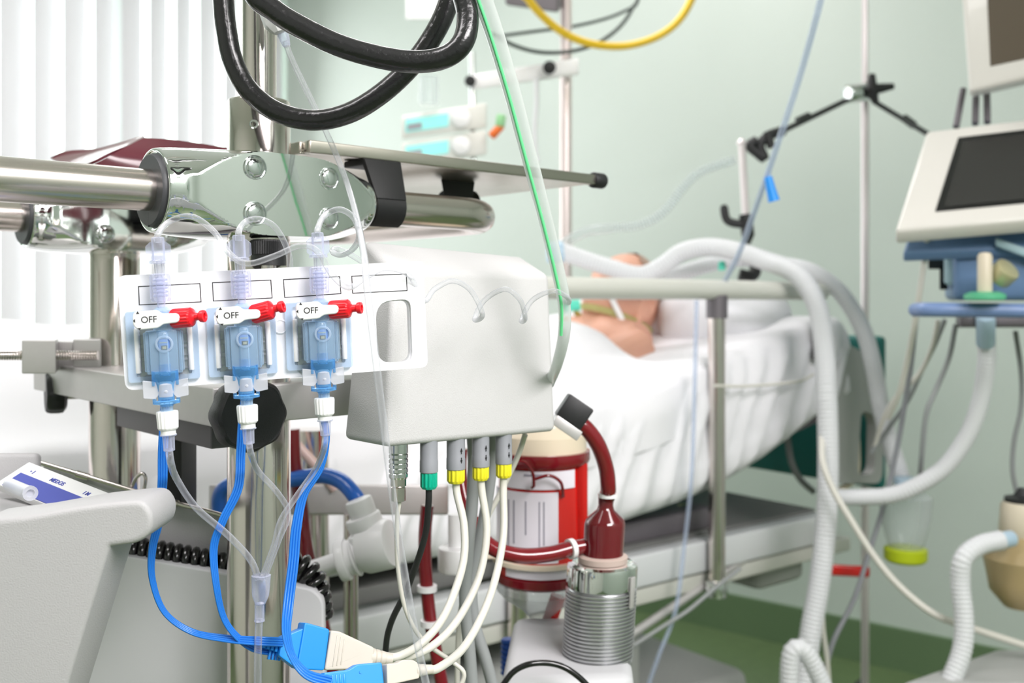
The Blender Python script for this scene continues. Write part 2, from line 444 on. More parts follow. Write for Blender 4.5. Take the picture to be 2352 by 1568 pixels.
# ---- bracket of aluminium bars below
br = thing('clamp_bracket', 'satin aluminium bar bracket joining both poles behind the white plate', 'bracket', CT(TP, 0, -.12))
zt, zb = -.0665, -.0965
def cbox(name, t0, t1, v0, v1, z0, z1, m, parent, bev=.0015):
    bm = B(); hexa(bm, [CT(t, v, z) for z in (z0, z1) for t, v in ((t0, v0), (t1, v0), (t1, v1), (t0, v1))], bev); return fin(bm, name, m, parent)
cbox('cross_bar', .140, .178, -.035, .40, zb, zt, ALU, br)
cbox('front_bar', .1785, .33, -.035, .012, zb, zt, ALU, br)
cbox('rear_jaw', .178, .235, .27, .375, zb + .001, zt - .001, ALU, br)
cbox('support_beam', .155, .215, .0, .20, zb - .022, zb - .0005, DALU, br)
q = CT(.272, -.035, -.083)
bm = B(); lathe(bm, [(.010, -.001), (.0095, .0006), (.0075, .0006), (.0068, -.004), (0, -.004)], zframe(q, -VX), 24); fin(bm, 'bolt', BOLT, br)
bm = B(); hexa(bm, [V((P(x, 0, d).x, d, z)) for z in (0, P(0, 985, .93).z) for x, d in ((372, .93), (416, .92), (452, .96), (408, .97))], .001)
o = fin(bm, 'square_post', BLACKM, None); tag(o, 'black square post between the two poles, below the bracket', 'post')
def starknob(name, label, c, n, r, h, parts=True):
    root = thing(name, label, 'knob', c); mt = zframe(c, n)
    bm = B(); N = 84; rows = []
    for q, z, amp in ((.80, 0, .02), (.97, .15, .032), (1, .35, .036), (.99, .75, .034), (.95, .92, .03), (.88, 1, .02)):
        rows.append([bm.verts.new(mt @ V((r * q * (1 + amp * math.cos(8 * a)) * math.cos(a), r * q * (1 + amp * math.cos(8 * a)) * math.sin(a), h * z))) for a in [2 * math.pi * k / N for k in range(N)]])
    for a, b in zip(rows, rows[1:]):
        for k in range(N): bm.faces.new((a[k], a[(k + 1) % N], b[(k + 1) % N], b[k]))
    bm.faces.new(rows[0][::-1])
    c2 = [bm.verts.new(mt @ V((r * .87 * math.cos(a), r * .87 * math.sin(a), h * .985))) for a in [2 * math.pi * k / N for k in range(N)]]
    for k in range(N): bm.faces.new((rows[-1][k], rows[-1][(k + 1) % N], c2[(k + 1) % N], c2[k]))
    bm.faces.new(c2)
    fin(bm, 'grip', BLACKP, root, 30)
    bm = B(); cyl(bm, c - V(n).normalized() * .022, c + V(n).normalized() * .001, .008, 20); fin(bm, 'shaft', STEEL, root)
    return root
sc = CT(.222, -.0355, -.094)
sc = PL(556, 948, sc, VX)
starknob('star_knob', 'large black star knob facing the camera on the aluminium bar', sc + VX * .0, -VX + V((-.08, 0, 0)), .0285, .022)
starknob('star_knob', 'black star knob at the far left, under the end of the bracket bar', P(152, 900, 1.06), V((-.8, -.45, 0)), .0215, .020)
# ---- block with threaded rod
bk = thing('rod_clamp_block', 'grey aluminium clamp block with a threaded rod, left of the rear pole', 'clamp', P(140, 856, 1.0))
def pbox(name, m, parent, x0, x1, y0, y1, d, dep, dx=0, bev=.0012, ddr=0):   # box whose near face spans a pixel rectangle at distance d
    bm = B(); a = P(x0, y1, d); b = P(x1, y1, d + ddr); c = P(x1, y0, d + ddr); e = P(x0, y0, d)
    o2 = V((dx, dep, 0)); hexa(bm, [a, b, b + o2, a + o2, e, c, c + o2, e + o2], bev); return fin(bm, name, m, parent)
pbox('fixed_jaw', ALU, bk, 168, 232, 779, 854, 1.0, .05, -.02)
pbox('sliding_jaw', ALU, bk, 50, 128, 781, 858, .975, .045, -.018)
pbox('jaw_bridge', ALU, bk, 120, 172, 784, 850, 1.02, .02, -.01)
bm = B(); pr = []
L = 0.17
for i in range(140): pr.append((.0049 if i % 2 else .0042, L * i / 139))
lathe(bm, pr, zframe(P(-190, 816, .975), (P(185, 816, .99) - P(-190, 816, .975))), 16); fin(bm, 'threaded_rod', STEEL, bk, 20)
# ---- steel shelf with clips and bumper
SZ = .132
sh = thing('equipment_shelf', 'stainless steel tray shelf with a folded lip above the handrail bend', 'shelf', CT(.42, .16, SZ - .03))
cbox('shelf_plate', .243, .598, .002, .30, SZ - .0045, SZ - .002, SHELF, sh, .0006)
cbox('front_lip', .243, .600, -.0025, .0085, SZ - .0055, SZ + .0055, SHELF, sh, .0014)
cbox('side_lip', .2405, .2515, .010, .30, SZ - .0055, SZ + .0055, SHELF, sh, .0014)
cbox('rear_lip', .243, .598, .292, .303, SZ - .0055, SZ + .0055, SHELF, sh, .0014)
bm = B(); cyl(bm, CT(.598, .003, SZ), CT(.6165, .003, SZ), .0087, 28, bev=.0025); fin(bm, 'end_bumper', BLACKP, sh)
def clip(label, t, v0, dirt):
    root = thing('shelf_clip', label, 'clip', CT(t, v0, RZ))
    bm = B(); prof = []
    for k in range(15):
        a = R(-75 + 250 * k / 14); prof.append((-.0185 * math.cos(a), .0185 * math.sin(a)))
    inner = [(x * .89, y * .89) for x, y in prof[::-1]]
    mt = frame(CT(t - .0155, v0, RZ), VX, ZU, UX)
    prism(bm, prof + inner, 0, .031, mt); fin(bm, 'rail_hook', BLACKM, root, 30)
    bm = B(); hexa(bm, [CT(t + a, v0 - .004 - (.0145 if z < .1 else 0) + b, z) for z in (RZ + .006, SZ - .0055) for a, b in ((-.0165 - (z > .1) * .004, 0), (.0155 + (z > .1) * .004, 0), (.0155 + (z > .1) * .004, .006), (-.0165 - (z > .1) * .004, .006))], .0008)
    hexa(bm, [CT(t + a, v0 + b, z) for z in (SZ - .011, SZ - .005) for a, b in ((-.0205, -.004), (.0195, -.004), (.0195, .03), (-.0205, .03))], .0015)
    fin(bm, 'upright', BLACKM, root, 30); return root
clip('black clip hooked over the front rail under the shelf, nearer one', .318, 0, 1)
pb = thing('shelf_clip', 'black shelf support standing behind the rail, right of the hooked clip', 'clip', CT(.42, .13, RZ))
q0 = CT(te, .12, 0)
bm = B()
hexa(bm, [P(x, y, d) for y in (462, 408) for x, d in ((1022 - (y < 430) * 10, 1.06), (1084 + (y < 430) * 8, 1.08), (1084 + (y < 430) * 8, 1.10), (1022 - (y < 430) * 10, 1.08))], .0008); fin(bm, 'upright', BLACKM, pb, 30)
bm = B(); cyl(bm, P(1022, 470, 1.075), P(1084, 470, 1.10), .0155, 24); fin(bm, 'rail_hook', BLACKM, pb)
# ---- burgundy folded sheet between the rails
bg = thing('burgundy_folder', 'glossy burgundy folded plastic holder lying behind the front rail', 'holder', P(330, 420, .95))
def sheet(name, rows, m, parent, th=.0025, sub=6):
    g = [smooth(r, sub) for r in rows]; g = [list(c) for c in zip(*[smooth(c, sub) for c in zip(*g)])]
    bm = B(); vs = [[bm.verts.new(P(*p)) for p in r] for r in g]
    for a, b in zip(vs, vs[1:]):
        for k in range(len(a) - 1): bm.faces.new((a[k], a[k + 1], b[k + 1], b[k]))
    bmesh.ops.recalc_face_normals(bm, faces=bm.faces[:])
    bmesh.ops.solidify(bm, geom=bm.faces[:], thickness=th)
    return fin(bm, name, m, parent, 50)
sheet('front_panel', [[(330, 322, .93), (390, 325, .94), (460, 334, .96), (530, 345, .98)], [(262, 356, .90), (380, 368, .92), (450, 375, .94), (530, 380, .97)], [(200, 384, .89), (340, 420, .91), (450, 430, .93), (530, 430, .95)]], BURG, bg)
sheet('folded_flap', [[(332, 316, .95), (270, 334, .97), (215, 347, 1.0), (160, 350, 1.02), (121, 362, 1.03)], [(330, 322, .935), (275, 342, .95), (215, 358, .985), (165, 362, 1.01), (122, 366, 1.03)], [(328, 330, .93), (265, 352, .925), (205, 380, .92), (165, 380, .98), (123, 372, 1.02)]], BURG, bg)
sheet('back_panel', [[(332, 316, .95), (400, 322, .97), (460, 330, .99), (530, 340, 1.01)], [(300, 420, .98), (400, 420, 1.0), (460, 425, 1.01), (530, 430, 1.02)]], BURG, bg)
# ---- console with rim at lower left
con = thing('console', 'pale grey life support console with a rounded arm end, bottom left corner', 'console', V((-.35, .75, 0)))
D0 = .60
out = [(-60, 1200), (60, 1185), (198, 1160), (297, 1150), (330, 1150), (352, 1183), (346, 1224), (315, 1248), (251, 1256), (155, 1568), (96, 1760), (-60, 1760)]
pp = [P(x, y, D0) for x, y in out]
rl = rounded([(p.x, p.z) for p in pp], [0, 0, .01, .01, .012, .012, .012, .01, .0015, 0, 0, 0])
bm = B(); prism(bm, rl, 0, .045, frame(V((0, D0 + .045, 0)), V((1, 0, 0)), ZU, V((0, -1, 0))), .003, 3)
fin(bm, 'front_cover', CONS, con, 40)
bm = B(); x0, x1 = P(-60, 0, D0).x, P(96, 0, D0).x
hexa(bm, [V((x, y, z)) for z in (0, P(0, 1755, D0).z) for x, y in ((x0, D0 + .004), (x1, D0 + .004), (x1, D0 + .044), (x0, D0 + .044))], .004); fin(bm, 'lower_body', CONS, con)
# recessed inside behind the rim
bm = B(); hexa(bm, [P(x, y, d) for d, ys in ((.645, (1215, 1215)), (.86, (1105, 1140))) for x, y in ((-90, ys[0]), (330, ys[1]), (330, ys[1] + 24), (-90, ys[0] + 24))], .002); fin(bm, 'tray', CONS, con)
bm = B(); hexa(bm, [P(x, y, d) for y, dd in ((1165, 0), (1040, 0)) for x, d in ((-120, .80), (88, .84), (96, .86), (-120, .83))], .004); fin(bm, 'tray_back', CONS, con)
# rear panels
LPY = .866
lo = [(60, 1300), (236, 1300), (250, 1281), (285, 1275), (525, 1318), (718, 1353), (742, 1378), (746, 1570), (752, 1800), (60, 1800)]
pp = [P(x, y, LPY) for x, y in lo]
bm = B(); prism(bm, rounded([(p.x, p.z) for p in pp], [0, 0, .004, .008, 0, .006, .008, 0, 0, 0]), 0, .012, frame(V((0, LPY + .012, 0)), V((1, 0, 0)), ZU, V((0, -1, 0))), .0015)
fin(bm, 'lower_panel', CONS2, con, 40)
bm = B(); hexa(bm, [V((x, y, z)) for z in (0, P(0, 1700, LPY).z) for x, y in ((P(60, 0, LPY).x, LPY + .002), (P(752, 0, LPY).x, LPY + .002), (P(752, 0, LPY).x, LPY + .012), (P(60, 0, LPY).x, LPY + .012))]); fin(bm, 'panel_foot', CONS2, con)
bm = B(); hexa(bm, [P(x, y, d) for x, y0, y1 in ((100, 1068, 1330), (555, 1192, 1330)) for y, d in ((y1, .90), (y0, .90), (y0, .908), (y1, .908))]); fin(bm, 'back_panel', CONS, con)
rod = [(92, 1062, .895), (180, 1088, .895), (200, 1094, .895), (390, 1152, .895), (470, 1172, .895), (560, 1198, .895)]
bm = B(); sweep(bm, path(rod, 3), .0021, 12)
for x, y in ((190, 1092), (395, 1153)): cyl(bm, P(x - 14, y - 4, .895), P(x + 14, y + 4, .895), .0032, 14)
fin(bm, 'hinge_rod', STEEL, con)
bm = B(); sweep(bm, path([(303, 1118, .90), (312, 1098, .90), (326, 1087, .90), (334, 1097, .90), (331, 1124, .90)], 6), .0016, 12); fin(bm, 'wire_loop', STEEL, con)
# card lying in the tray
cd0, cdx, cdy = P(62, 1064, .80), None, None
a, b, c = P(63, 1062, .80), P(252, 1136, .745), P(44, 1128, .765)
ux = (b - a).normalized(); nz = ux.cross(c - a).normalized()
if nz.y > 0: nz = -nz
uy = nz.cross(ux)
fc = frame(a, ux, uy, nz); Lx = (b - a).length
card = thing('control_card', 'white and indigo printed panel lying in the console tray', 'panel', a)
bm = B(); box(bm, fc @ M.Translation((Lx / 2, -.0135, -.004)), Lx, .030, .008, .001); fin(bm, 'card', WHITE2, card)
bm = B(); box(bm, fc @ M.Translation((Lx / 2 + .0, -.0195, .0003)), Lx * .84, .0165, .0006, 0); fin(bm, 'indigo_field', NAVY, card)
text('MEDOS', .0052, fc @ M.Translation((Lx * .47, -.0066, .0002)), NAVY, 'lettering', card)
text('\u2022 1', .005, fc @ M.Translation((Lx * .16, -.0066, .0002)), NAVY, 'lettering', card)
text('I M', .005, fc @ M.Translation((Lx * .82, -.0066, .0002)), NAVY, 'lettering', card)
st = thing('tube_stub', 'short translucent white tube end resting on the indigo panel', 'tube', P(60, 1130, .715))
bm = B(); cyl(bm, P(22, 1112, .735), P(66, 1131, .70), .0046, 24); lathe(bm, [(.0046, 0), (.0052, .001), (.0052, .004), (.0028, .004), (.0026, .001), (0, .001)], zframe(P(66, 1131, .70), P(66, 1131, .70) - P(22, 1112, .735)), 24); fin(bm, 'tube_wall', C_FROST, st)
# coiled black lead
cp = path([(235, 1262, .884), (300, 1264, .884), (380, 1276, .884), (470, 1292, .886), (560, 1310, .893), (640, 1300, .893), (690, 1302, .888), (722, 1340, .885), (736, 1420, .886)], 14)
cp = resample(cp, .0006); fr = frames(cp); hx = []
for i, (p, (x, y, tt)) in enumerate(zip(cp, fr)):
    a = 2 * math.pi * i * .0006 / .0076; hx.append(p + x * (.0092 * math.cos(a)) + y * (.0092 * math.sin(a)))
bm = B(); sweep(bm, hx, .0037, 8); tag(fin(bm, 'coiled_lead', COIL, None, 60), 'black coiled lead running between the console panels and behind the pole', 'cable')
# ---- grey module box with its sockets
bx = thing('pressure_module', 'pale grey monitor module box with a sloping top, right of the white plate', 'monitor box', P(885, 1028, .74))
A_, B_ = P(888, 1028, .74), P(1279, 991, .861); C_ = A_ + VX * .060; D_ = B_ + VX * .060
bm = B(); hexa(bm, [A_, B_, D_, C_, P(902, 618, .752), P(1262, 630, .872), P(1196, 588, .925), P(833, 551, .80)], .0055, 4); fin(bm, 'housing', GREYBOX, bx, 40)
def plug(name, label, x, y0, y1, y2, w, m1, m2, d, arrows=True):
    d0 = d; top = P(x, y0, d0); dn = V((0, 0, -1)); k = d0 / F
    root = thing(name, label, 'connector', P(x, y2, d0)); mt = frame(top, V((1, 0, 0)), V((0, -1, 0)), dn)
    r = w / 2 * k; h1 = (y1 - y0) * k; h2 = (y2 - y0) * k
    bm = B(); lathe(bm, [(r * .97, -.004), (r * .97, h1 * .55), (r, h1 * .58), (r, h1 - .0006), (r * .9, h1)], mt, 28); fin(bm, 'sleeve', m1, root)
    bm = B(); lathe(bm, [(r * .84, h1 - .001), (r * .9, h1 + .0006), (r * .9, h2 - .002), (r * .75, h2), (r * .3, h2)], mt, 48, rib=(12, .0003, r * .8)); fin(bm, 'collar_nut', m2, root, 25)
    if arrows:
        for s in (0, 1):
            bm = B(); q = mt @ V((r * .62, r * .80, h1 * (.28 + .32 * s))); kk = k
            nrm = V((.62, -.8, 0)).normalized(); xx = V((.8, .62, 0)).normalized()
            sg = 1 if s else -1
            pts = [(-.0006, 0), (-.0002, 0), (-.0002, .002 * sg), (.0002, .002 * sg), (.0002, 0), (.0006, 0), (0, -.0022 * sg)] if False else [(-.0010, 0), (.0010, 0), (0, -.0028 * sg)]
            prism(bm, pts, 0, .0004, frame(q, xx, ZU, nrm)); prism(bm, [(-.0003, 0), (.0003, 0), (.0003, .002 * sg), (-.0003, .002 * sg)], 0, .0004, frame(q, xx, ZU, nrm))
            fin(bm, 'arrow', INK, root)
    return root
bmL = B(); q = P(915, 1029, .765); k = .765 / F
lm = thing('round_metal_connector', 'silver grooved metal connector under the left of the grey box', 'connector', P(915, 1150, .765))
lathe(bmL, [(22 * k, -.004), (22 * k, 10 * k)] + sum([[(20.5 * k, (12 + 11 * i) * k), (22 * k, (14 + 11 * i) * k), (22 * k, (21 + 11 * i) * k)] for i in range(5)], []) + [(19 * k, 70 * k)], frame(q, V((1, 0, 0)), V((0, -1, 0)), V((0, 0, -1))), 28); fin(bmL, 'grip', BOLT, lm, 25)
bmL = B(); lathe(bmL, [(18 * k, 66 * k), (18 * k, 86 * k), (15 * k, 88 * k), (17 * k, 90 * k), (17 * k, 120 * k), (12 * k, 122 * k)], frame(q, V((1, 0, 0)), V((0, -1, 0)), V((0, 0, -1))), 12); fin(bmL, 'back_nut', STEEL, lm, 25)
plug('cable_connector', 'grey cable connector with a green nut under the box', 985, 1020, 1085, 1122, 42, GREYP, TEAL, .778, False)
plug('cable_connector', 'grey and yellow cable connector next to the green one', 1047, 1017, 1078, 1109, 44, GREYP, YELLOW, .798)
plug('cable_connector', 'grey and yellow cable connector in the middle of the three yellow ones', 1104, 1011, 1072, 1102, 41, GREYP, YELLOW, .815)
plug('cable_connector', 'grey and yellow cable connector furthest right under the box', 1157, 1006, 1065, 1096, 39, GREYP, YELLOW, .832)
# ================================================================ white plate with three pressure transducers
yw = R(16); PN_ = V((math.sin(yw), -math.cos(yw), 0)); PC = P(627, 745, .66)
def PP(px, py, off=0.): return PL(px, py, PC + PN_ * off, PN_)
E1 = V((math.cos(yw), math.sin(yw), 0))
def p2(px, py):
    q = PP(px, py) - PC; return (q.dot(E1), q.z)
PF = frame(PC, E1, ZU, PN_)
plate = thing('transducer_plate', 'white transducer holder plate with outlined label boxes and an oblong hand hole', 'holder plate', PP(627, 870))
o_ = rounded([p2(*p) for p in ((269, 633), (972, 599), (983, 843), (288, 897))], [.005, .003, .005, .006])
h_ = rounded([p2(*p) for p in ((862, 692), (943, 686), (948, 834), (868, 838))], [.012, .006, .008, .010])
bm = B(); prism(bm, o_, -.004, 0, PF, hole=[h_]); fin(bm, 'plate_face', WHITEP, plate, 30)
bm = B()
hi = rounded([p2(*p) for p in ((856, 686), (949, 680), (954, 840), (862, 844))], [.013, .007, .009, .011])
prism(bm, h_, -.011, -.003, PF, hole=[[(x * .995 + .0002, y * .995) for x, y in rounded([p2(*p) for p in ((864, 694), (941, 688), (946, 832), (870, 836))], [.012, .006, .008, .010])]]); fin(bm, 'hole_rim', WHITEP, plate, 30)
for q in (((317, 657), (460, 650), (463, 694), (319, 701)), ((487, 648), (623, 642), (626, 685), (489, 692)), ((650, 641), (781, 634), (784, 675), (653, 684)), ((807, 633), (934, 628), (936, 668), (809, 674))):
    a = [p2(*p) for p in q]; cx = sum(p[0] for p in a) / 4; cy = sum(p[1] for p in a) / 4
    w = .00056
    inn = [(x + (w if x < cx else -w), y + (w if y < cy else -w)) for x, y in a]
    bm = B(); prism(bm, a, -.0005, .00012, PF, hole=[inn]); fin(bm, 'label_outline', INK, plate)
bm = B(); x, y = p2(644, 750); lathe(bm, [(.0052, -.0005), (.005, .0006), (.0042, .0011), (.004, .0006), (.0006, .0008), (0, .0008)], PF @ M.Translation((x, y, 0)), 28); fin(bm, 'moulding_stud', WHITEP, plate)
# small stem that carries the plate
bm = B(); hexa(bm, [PP(x, y, 0) + PN_ * o for o in (-.19, -.004) for x, y in ((740, 868), (775, 866), (775, 832), (740, 834))]); 
fin(bm, 'mounting_arm', ALU, plate)
# ---- one transducer, local millimetre-like unit: k metres per photo pixel; x right, y down the set, z to the viewer
K = .66 / F
def L_(x, y, z): return V((x * K, -y * K, z * K))
def ly(x, y, z): return frame(L_(x, y, z), V((1, 0, 0)), V((0, 0, -1)), V((0, -1, 0)))     # lathe axis runs down the set
def lat(bm, prof, x, z, seg=24, **kw): lathe(bm, [(r * K, h * K) for r, h in prof], ly(x, 0, z), seg, **kw)
def lbox(bm, x0, x1, y0, y1, z0, z1, bev=0): box(bm, M.Translation(L_((x0 + x1) / 2, (y0 + y1) / 2, (z0 + z1) / 2)), (x1 - x0) * K, (y1 - y0) * K, (z1 - z0) * K, bev * K)
ZA = 46
tr = thing('pressure_transducer', 'clear blue pressure transducer with red cap, leftmost on the white plate', 'pressure transducer', V((0, 0, 0))); tr['_loc'] = 1
T_LAB = ['clear blue pressure transducer with red cap, leftmost on the white plate', 'clear blue pressure transducer with red cap, in the middle of the white plate', 'clear blue pressure transducer with red cap, nearest the hand hole of the plate']
bm = B(); lat(bm, [(13, 0), (14.5, 2), (14, 52), (22, 54), (22, 60), (12, 61)], 0, ZA)
lw = fin(bm, 'winged_luer', C_LAV, tr)
for s in (-1, 1):
    bm = B(); prism(bm, [(x * K * s, -y * K) for x, y in ((10, 12), (17, 10), (27, 20), (27, 47), (20, 53), (10, 53))], -3 * K, 3 * K, M.Translation(L_(0, 0, ZA)), 1 * K); fin(bm, 'wing', C_LAV, lw)
bm = B(); lat(bm, [(12, 58), (11.5, 88)], 0, ZA); lat(bm, [(7, 50), (6, 92)], 0, ZA, seg=14); fin(bm, 'clear_stem', C_TUBE, tr)
bm = B(); lat(bm, [(18, 83), (21.5, 85), (22.5, 90), (22.5, 140), (20, 146), (12, 147)], 0, ZA, seg=48, rib=(12, .9 * K, 22 * K)); fin(bm, 'luer_collar', C_LAV, tr, 20)
bm = B()
for i in range(5): lat(bm, [(14, 94 + i * 9), (17, 96 + i * 9), (17, 98 + i * 9), (14, 100 + i * 9)], 0, ZA)
lat(bm, [(10, 90), (9, 166), (12, 170)], 0, ZA, seg=16); fin(bm, 'luer_thread', C_LAV, tr)
bm = B(); lat(bm, [(11, 158), (17, 164), (21, 168), (21, 212), (15, 216), (12, 228)], 0, ZA - 6); fin(bm, 'stopcock_body', C_BLUE, tr)
# handle
hz = ZA + 16
bm = B(); pr = rounded([(x * K, -y * K) for x, y in ((-56, 167), (-8, 165), (2, 174), (34, 175), (40, 180), (40, 190), (34, 196), (4, 198), (-8, 206), (-50, 208), (-60, 198), (-60, 176))], [12 * K, 5 * K, 5 * K, 6 * K, 6 * K, 6 * K, 6 * K, 5 * K, 5 * K, 12 * K, 10 * K, 10 * K])
prism(bm, pr, 0, 20 * K, M.Translation(L_(0, 0, hz)), 3 * K, 3); hd = fin(bm, 'stopcock_handle', WHITE2, tr, 50)
text('OFF', 20.5 * K, M.Translation(L_(-26, 186.5, hz + 20)), INK, 'lettering', hd, .0001, .95)
for pts in (((-53, 172), (-45, 172), (-49, 165.5)), ((-59.6, 187), (-55, 182), (-55, 192)), ((-51, 203.5), (-43, 203.5), (-47, 209))):
    bm = B(); prism(bm, [(x * K, -y * K) for x, y in pts], 0, .7 * K, M.Translation(L_(0, 0, hz + 19.6))); fin(bm, 'arrow_mark', INK, hd)
# red cap pointing right and towards the viewer
ax = V((.90, .03, .43)).normalized(); cm = zframe(L_(22, 187, ZA + 2), ax)
bm = B(); k = K
lathe(bm, [(15 * k, 0), (21 * k, 2 * k), (22 * k, 6 * k), (22 * k, 46 * k), (20 * k, 50 * k), (13 * k, 53 * k), (9 * k, 57 * k)], cm, 72, rib=(18, .7 * k, 21 * k)); lathe(bm, [(9 * k, 54 * k), (9 * k, 70 * k), (10 * k, 71 * k)], cm, 24)
lathe(bm, [(9 * k, 66 * k), (13.5 * k, 70 * k), (14.5 * k, 76 * k), (13.5 * k, 80 * k), (8 * k, 80.5 * k), (6.6 * k, 79 * k), (6 * k, 70 * k), (0, 70 * k)], cm, 28); fin(bm, 'red_cap', RED, tr, 25)
# housing
bm = B(); lbox(bm, -39, 39, 212, 312, 16, 50, 4); lbox(bm, -30, 30, 212, 312, 46, 56, 3); lbox(bm, 33, 43, 216, 306, 20, 46, 2); lbox(bm, -43, -33, 216, 306, 20, 46, 2); hs = fin(bm, 'sensor_housing', C_BLUE, tr)
bm = B(); lbox(bm, -11, 11, 214, 316, 24, 62, 8); fin(bm, 'flow_channel', C_BLUE, hs)
bm = B(); lathe(bm, [(13 * K, 0), (19 * K, 1 * K), (20 * K, 8 * K), (18 * K, 10 * K), (15 * K, 10 * K), (14 * K, 2 * K), (0, 2 * K)], M.Translation(L_(2, 244, 50)), 28); fin(bm, 'sensor_ring', C_PALE, hs)
bm = B(); lbox(bm, -11, 14, 232, 258, 51, 54, 2); chip = fin(bm, 'sensor_chip', RIB, hs)
bm = B(); lbox(bm, -5, 10, 247, 257, 54, 56, 0); fin(bm, 'die', INK, chip)
bm = B(); lbox(bm, -2, 6, 249, 255, 56, 56.6, 0); lbox(bm, -8, 10, 239, 241.5, 54, 55, 0); fin(bm, 'gold_pad', mat('pale_gold', rgb(214, 200, 160), .3, .6), chip)
# bracket in the plate
bm = B(); fr_o = rounded([(x * K, -y * K) for x, y in ((-82, 166), (76, 166), (76, 330), (-82, 330))], 8 * K)
fr_i = rounded([(x * K, -y * K) for x, y in ((-64, 176), (58, 176), (58, 318), (-64, 318))], 5 * K)
prism(bm, fr_o, .0, 12 * K, M.Translation(L_(0, 0, 1)), hole=[fr_i]); bk2 = fin(bm, 'mounting_frame', C_PALE, tr, 30)
bm = B(); prism(bm, rounded([(x * K, -y * K) for x, y in ((-56, 196), (50, 196), (50, 332), (34, 344), (-40, 344), (-56, 332))], 6 * K), 0, 2 * K, M.Translation(L_(0, 0, 1)), 0); fin(bm, 'mirror_back', mat('reflective_backing', rgb(186, 190, 194), .22, .6), tr)
for x in (-60, 58):
    bm = B(); cyl(bm, L_(x, 206, 8), L_(x, 310, 8), 7 * K, 14, bev=2 * K); fin(bm, 'guide_rail', WHITE2, tr)
for s in (-1, 1):
    for yy in (222, 252, 282):
        bm = B(); e = [(x * K, -y * K) for x, y in ((-6, 0), (6, 0), (6, 22), (-6, 22))]; i2 = [(x * K, -y * K) for x, y in ((-4, 2.5), (4, 2.5), (4, 19.5), (-4, 19.5))]
        prism(bm, e, 0, 8 * K, M.Translation(L_(s * 48 - 2, yy, 6)), hole=[i2]); fin(bm, 'latch_window', C_TUBE, tr, 30)
    bm = B(); lathe(bm, [(9 * K, 0), (9 * K, 5 * K), (7 * K, 6 * K), (0, 6 * K)], M.Translation(L_(s * 36 - 3, 322, 4)), 20); fin(bm, 'rivet', C_TUBE, tr)
# lower connector
bm = B(); lat(bm, [(13, 290), (12, 316)], 0, ZA, seg=18); lat(bm, [(28, 306), (29, 308), (29, 322), (24, 330), (22, 338), (20, 352), (16, 360)], 0, ZA, sy=.7); lc = fin(bm, 'lower_connector', C_DBLUE, tr)
bm = B()
for s in (-1, 1):
    lbox(bm, s * 26 - 3, s * 26 + 3, 304, 338, 30, 56, 1)
fin(bm, 'snap_arm', C_DBLUE, lc)
for s in (-1, 1):
    bm = B(); prism(bm, rounded([(x * K * s, -y * K) for x, y in ((16, 330), (49, 325), (49, 364), (24, 368), (11, 354), (11, 344))], [4 * K, 2 * K, 2 * K, 3 * K, 2 * K, 2 * K]), 0, 16 * K, M.Translation(L_(0, 0, ZA - 8)), 1 * K); fin(bm, 'frosted_wing', C_FROST, tr)
bm = B(); lat(bm, [(12, 330), (17, 336), (17, 364), (12, 370)], 0, ZA + 2); lathe(bm, [(4.5 * K, 0), (4.5 * K, 18 * K), (2 * K, 20 * K), (0, 20 * K)], M.Translation(L_(1, 352, ZA)), 16); fin(bm, 'clip_hub', C_FROST, tr)
bm = B(); lat(bm, [(16, 352), (18, 356), (18, 372), (28, 374), (29, 380), (16, 383), (14, 386)], 0, ZA); lbox(bm, -30, -22, 368, 380, 40, 52, 1); lbox(bm, 22, 30, 368, 380, 40, 52, 1); fin(bm, 'locking_flange', C_DBLUE, lc)
bm = B(); lat(bm, [(14, 380), (13, 404)], 0, ZA); lat(bm, [(7, 376), (7, 404)], 0, ZA, seg=14); fin(bm, 'lower_stem', C_BLUE, tr)
bm = B(); lat(bm, [(19, 397), (23, 398), (24, 402), (22.5, 436), (20, 440), (17, 441), (17, 452), (15, 453)], 0, ZA, seg=64, rib=(16, .6 * K, 21 * K)); fin(bm, 'luer_nut', WHITE2, tr, 20)
bm = B(); lat(bm, [(14, 450), (18.5, 451), (18.5, 454), (13.5, 456), (12.5, 488), (9, 490)], 0, ZA); lat(bm, [(6.5, 452), (6, 490)], 0, ZA, seg=14); fin(bm, 'clear_sleeve', C_LAV, tr)
def copy_tree(o, parent=None, name=None):
    c = o.copy(); COL.objects.link(c); c.parent = parent
    for ch in [x for x in SC.objects if x.parent == o]: copy_tree(ch, c)
    return c
trs = [tr, copy_tree(tr), copy_tree(tr)]
AXES = [((362, 545), (389, 1036)), ((548, 540), (572, 1020)), ((729, 534), (748, 1001))]
off = ZA * K
TM = []
for o, (a, b), lb in zip(trs, AXES, T_LAB):
    a3, b3 = PP(*a, off), PP(*b, off)
    y = (a3 - b3).normalized(); x = y.cross(PN_).normalized()
    s = (a3 - b3).length / (490 * K)
    m = frame(a3 - PN_ * off * s, x, y, PN_) @ M.Diagonal((s, s, s, 1))
    o.matrix_world = m; o['label'] = lb; TM.append(m)
    o['group'] = 'pressure transducers on the white plate'
for ch in trs[1].children_recursive:
    if ch.name.startswith('red_cap'): ch.matrix_local = M.Translation(L_(22, 187, ZA)) @ M.Rotation(R(11), 4, 'Z') @ M.Translation(-L_(22, 187, ZA))
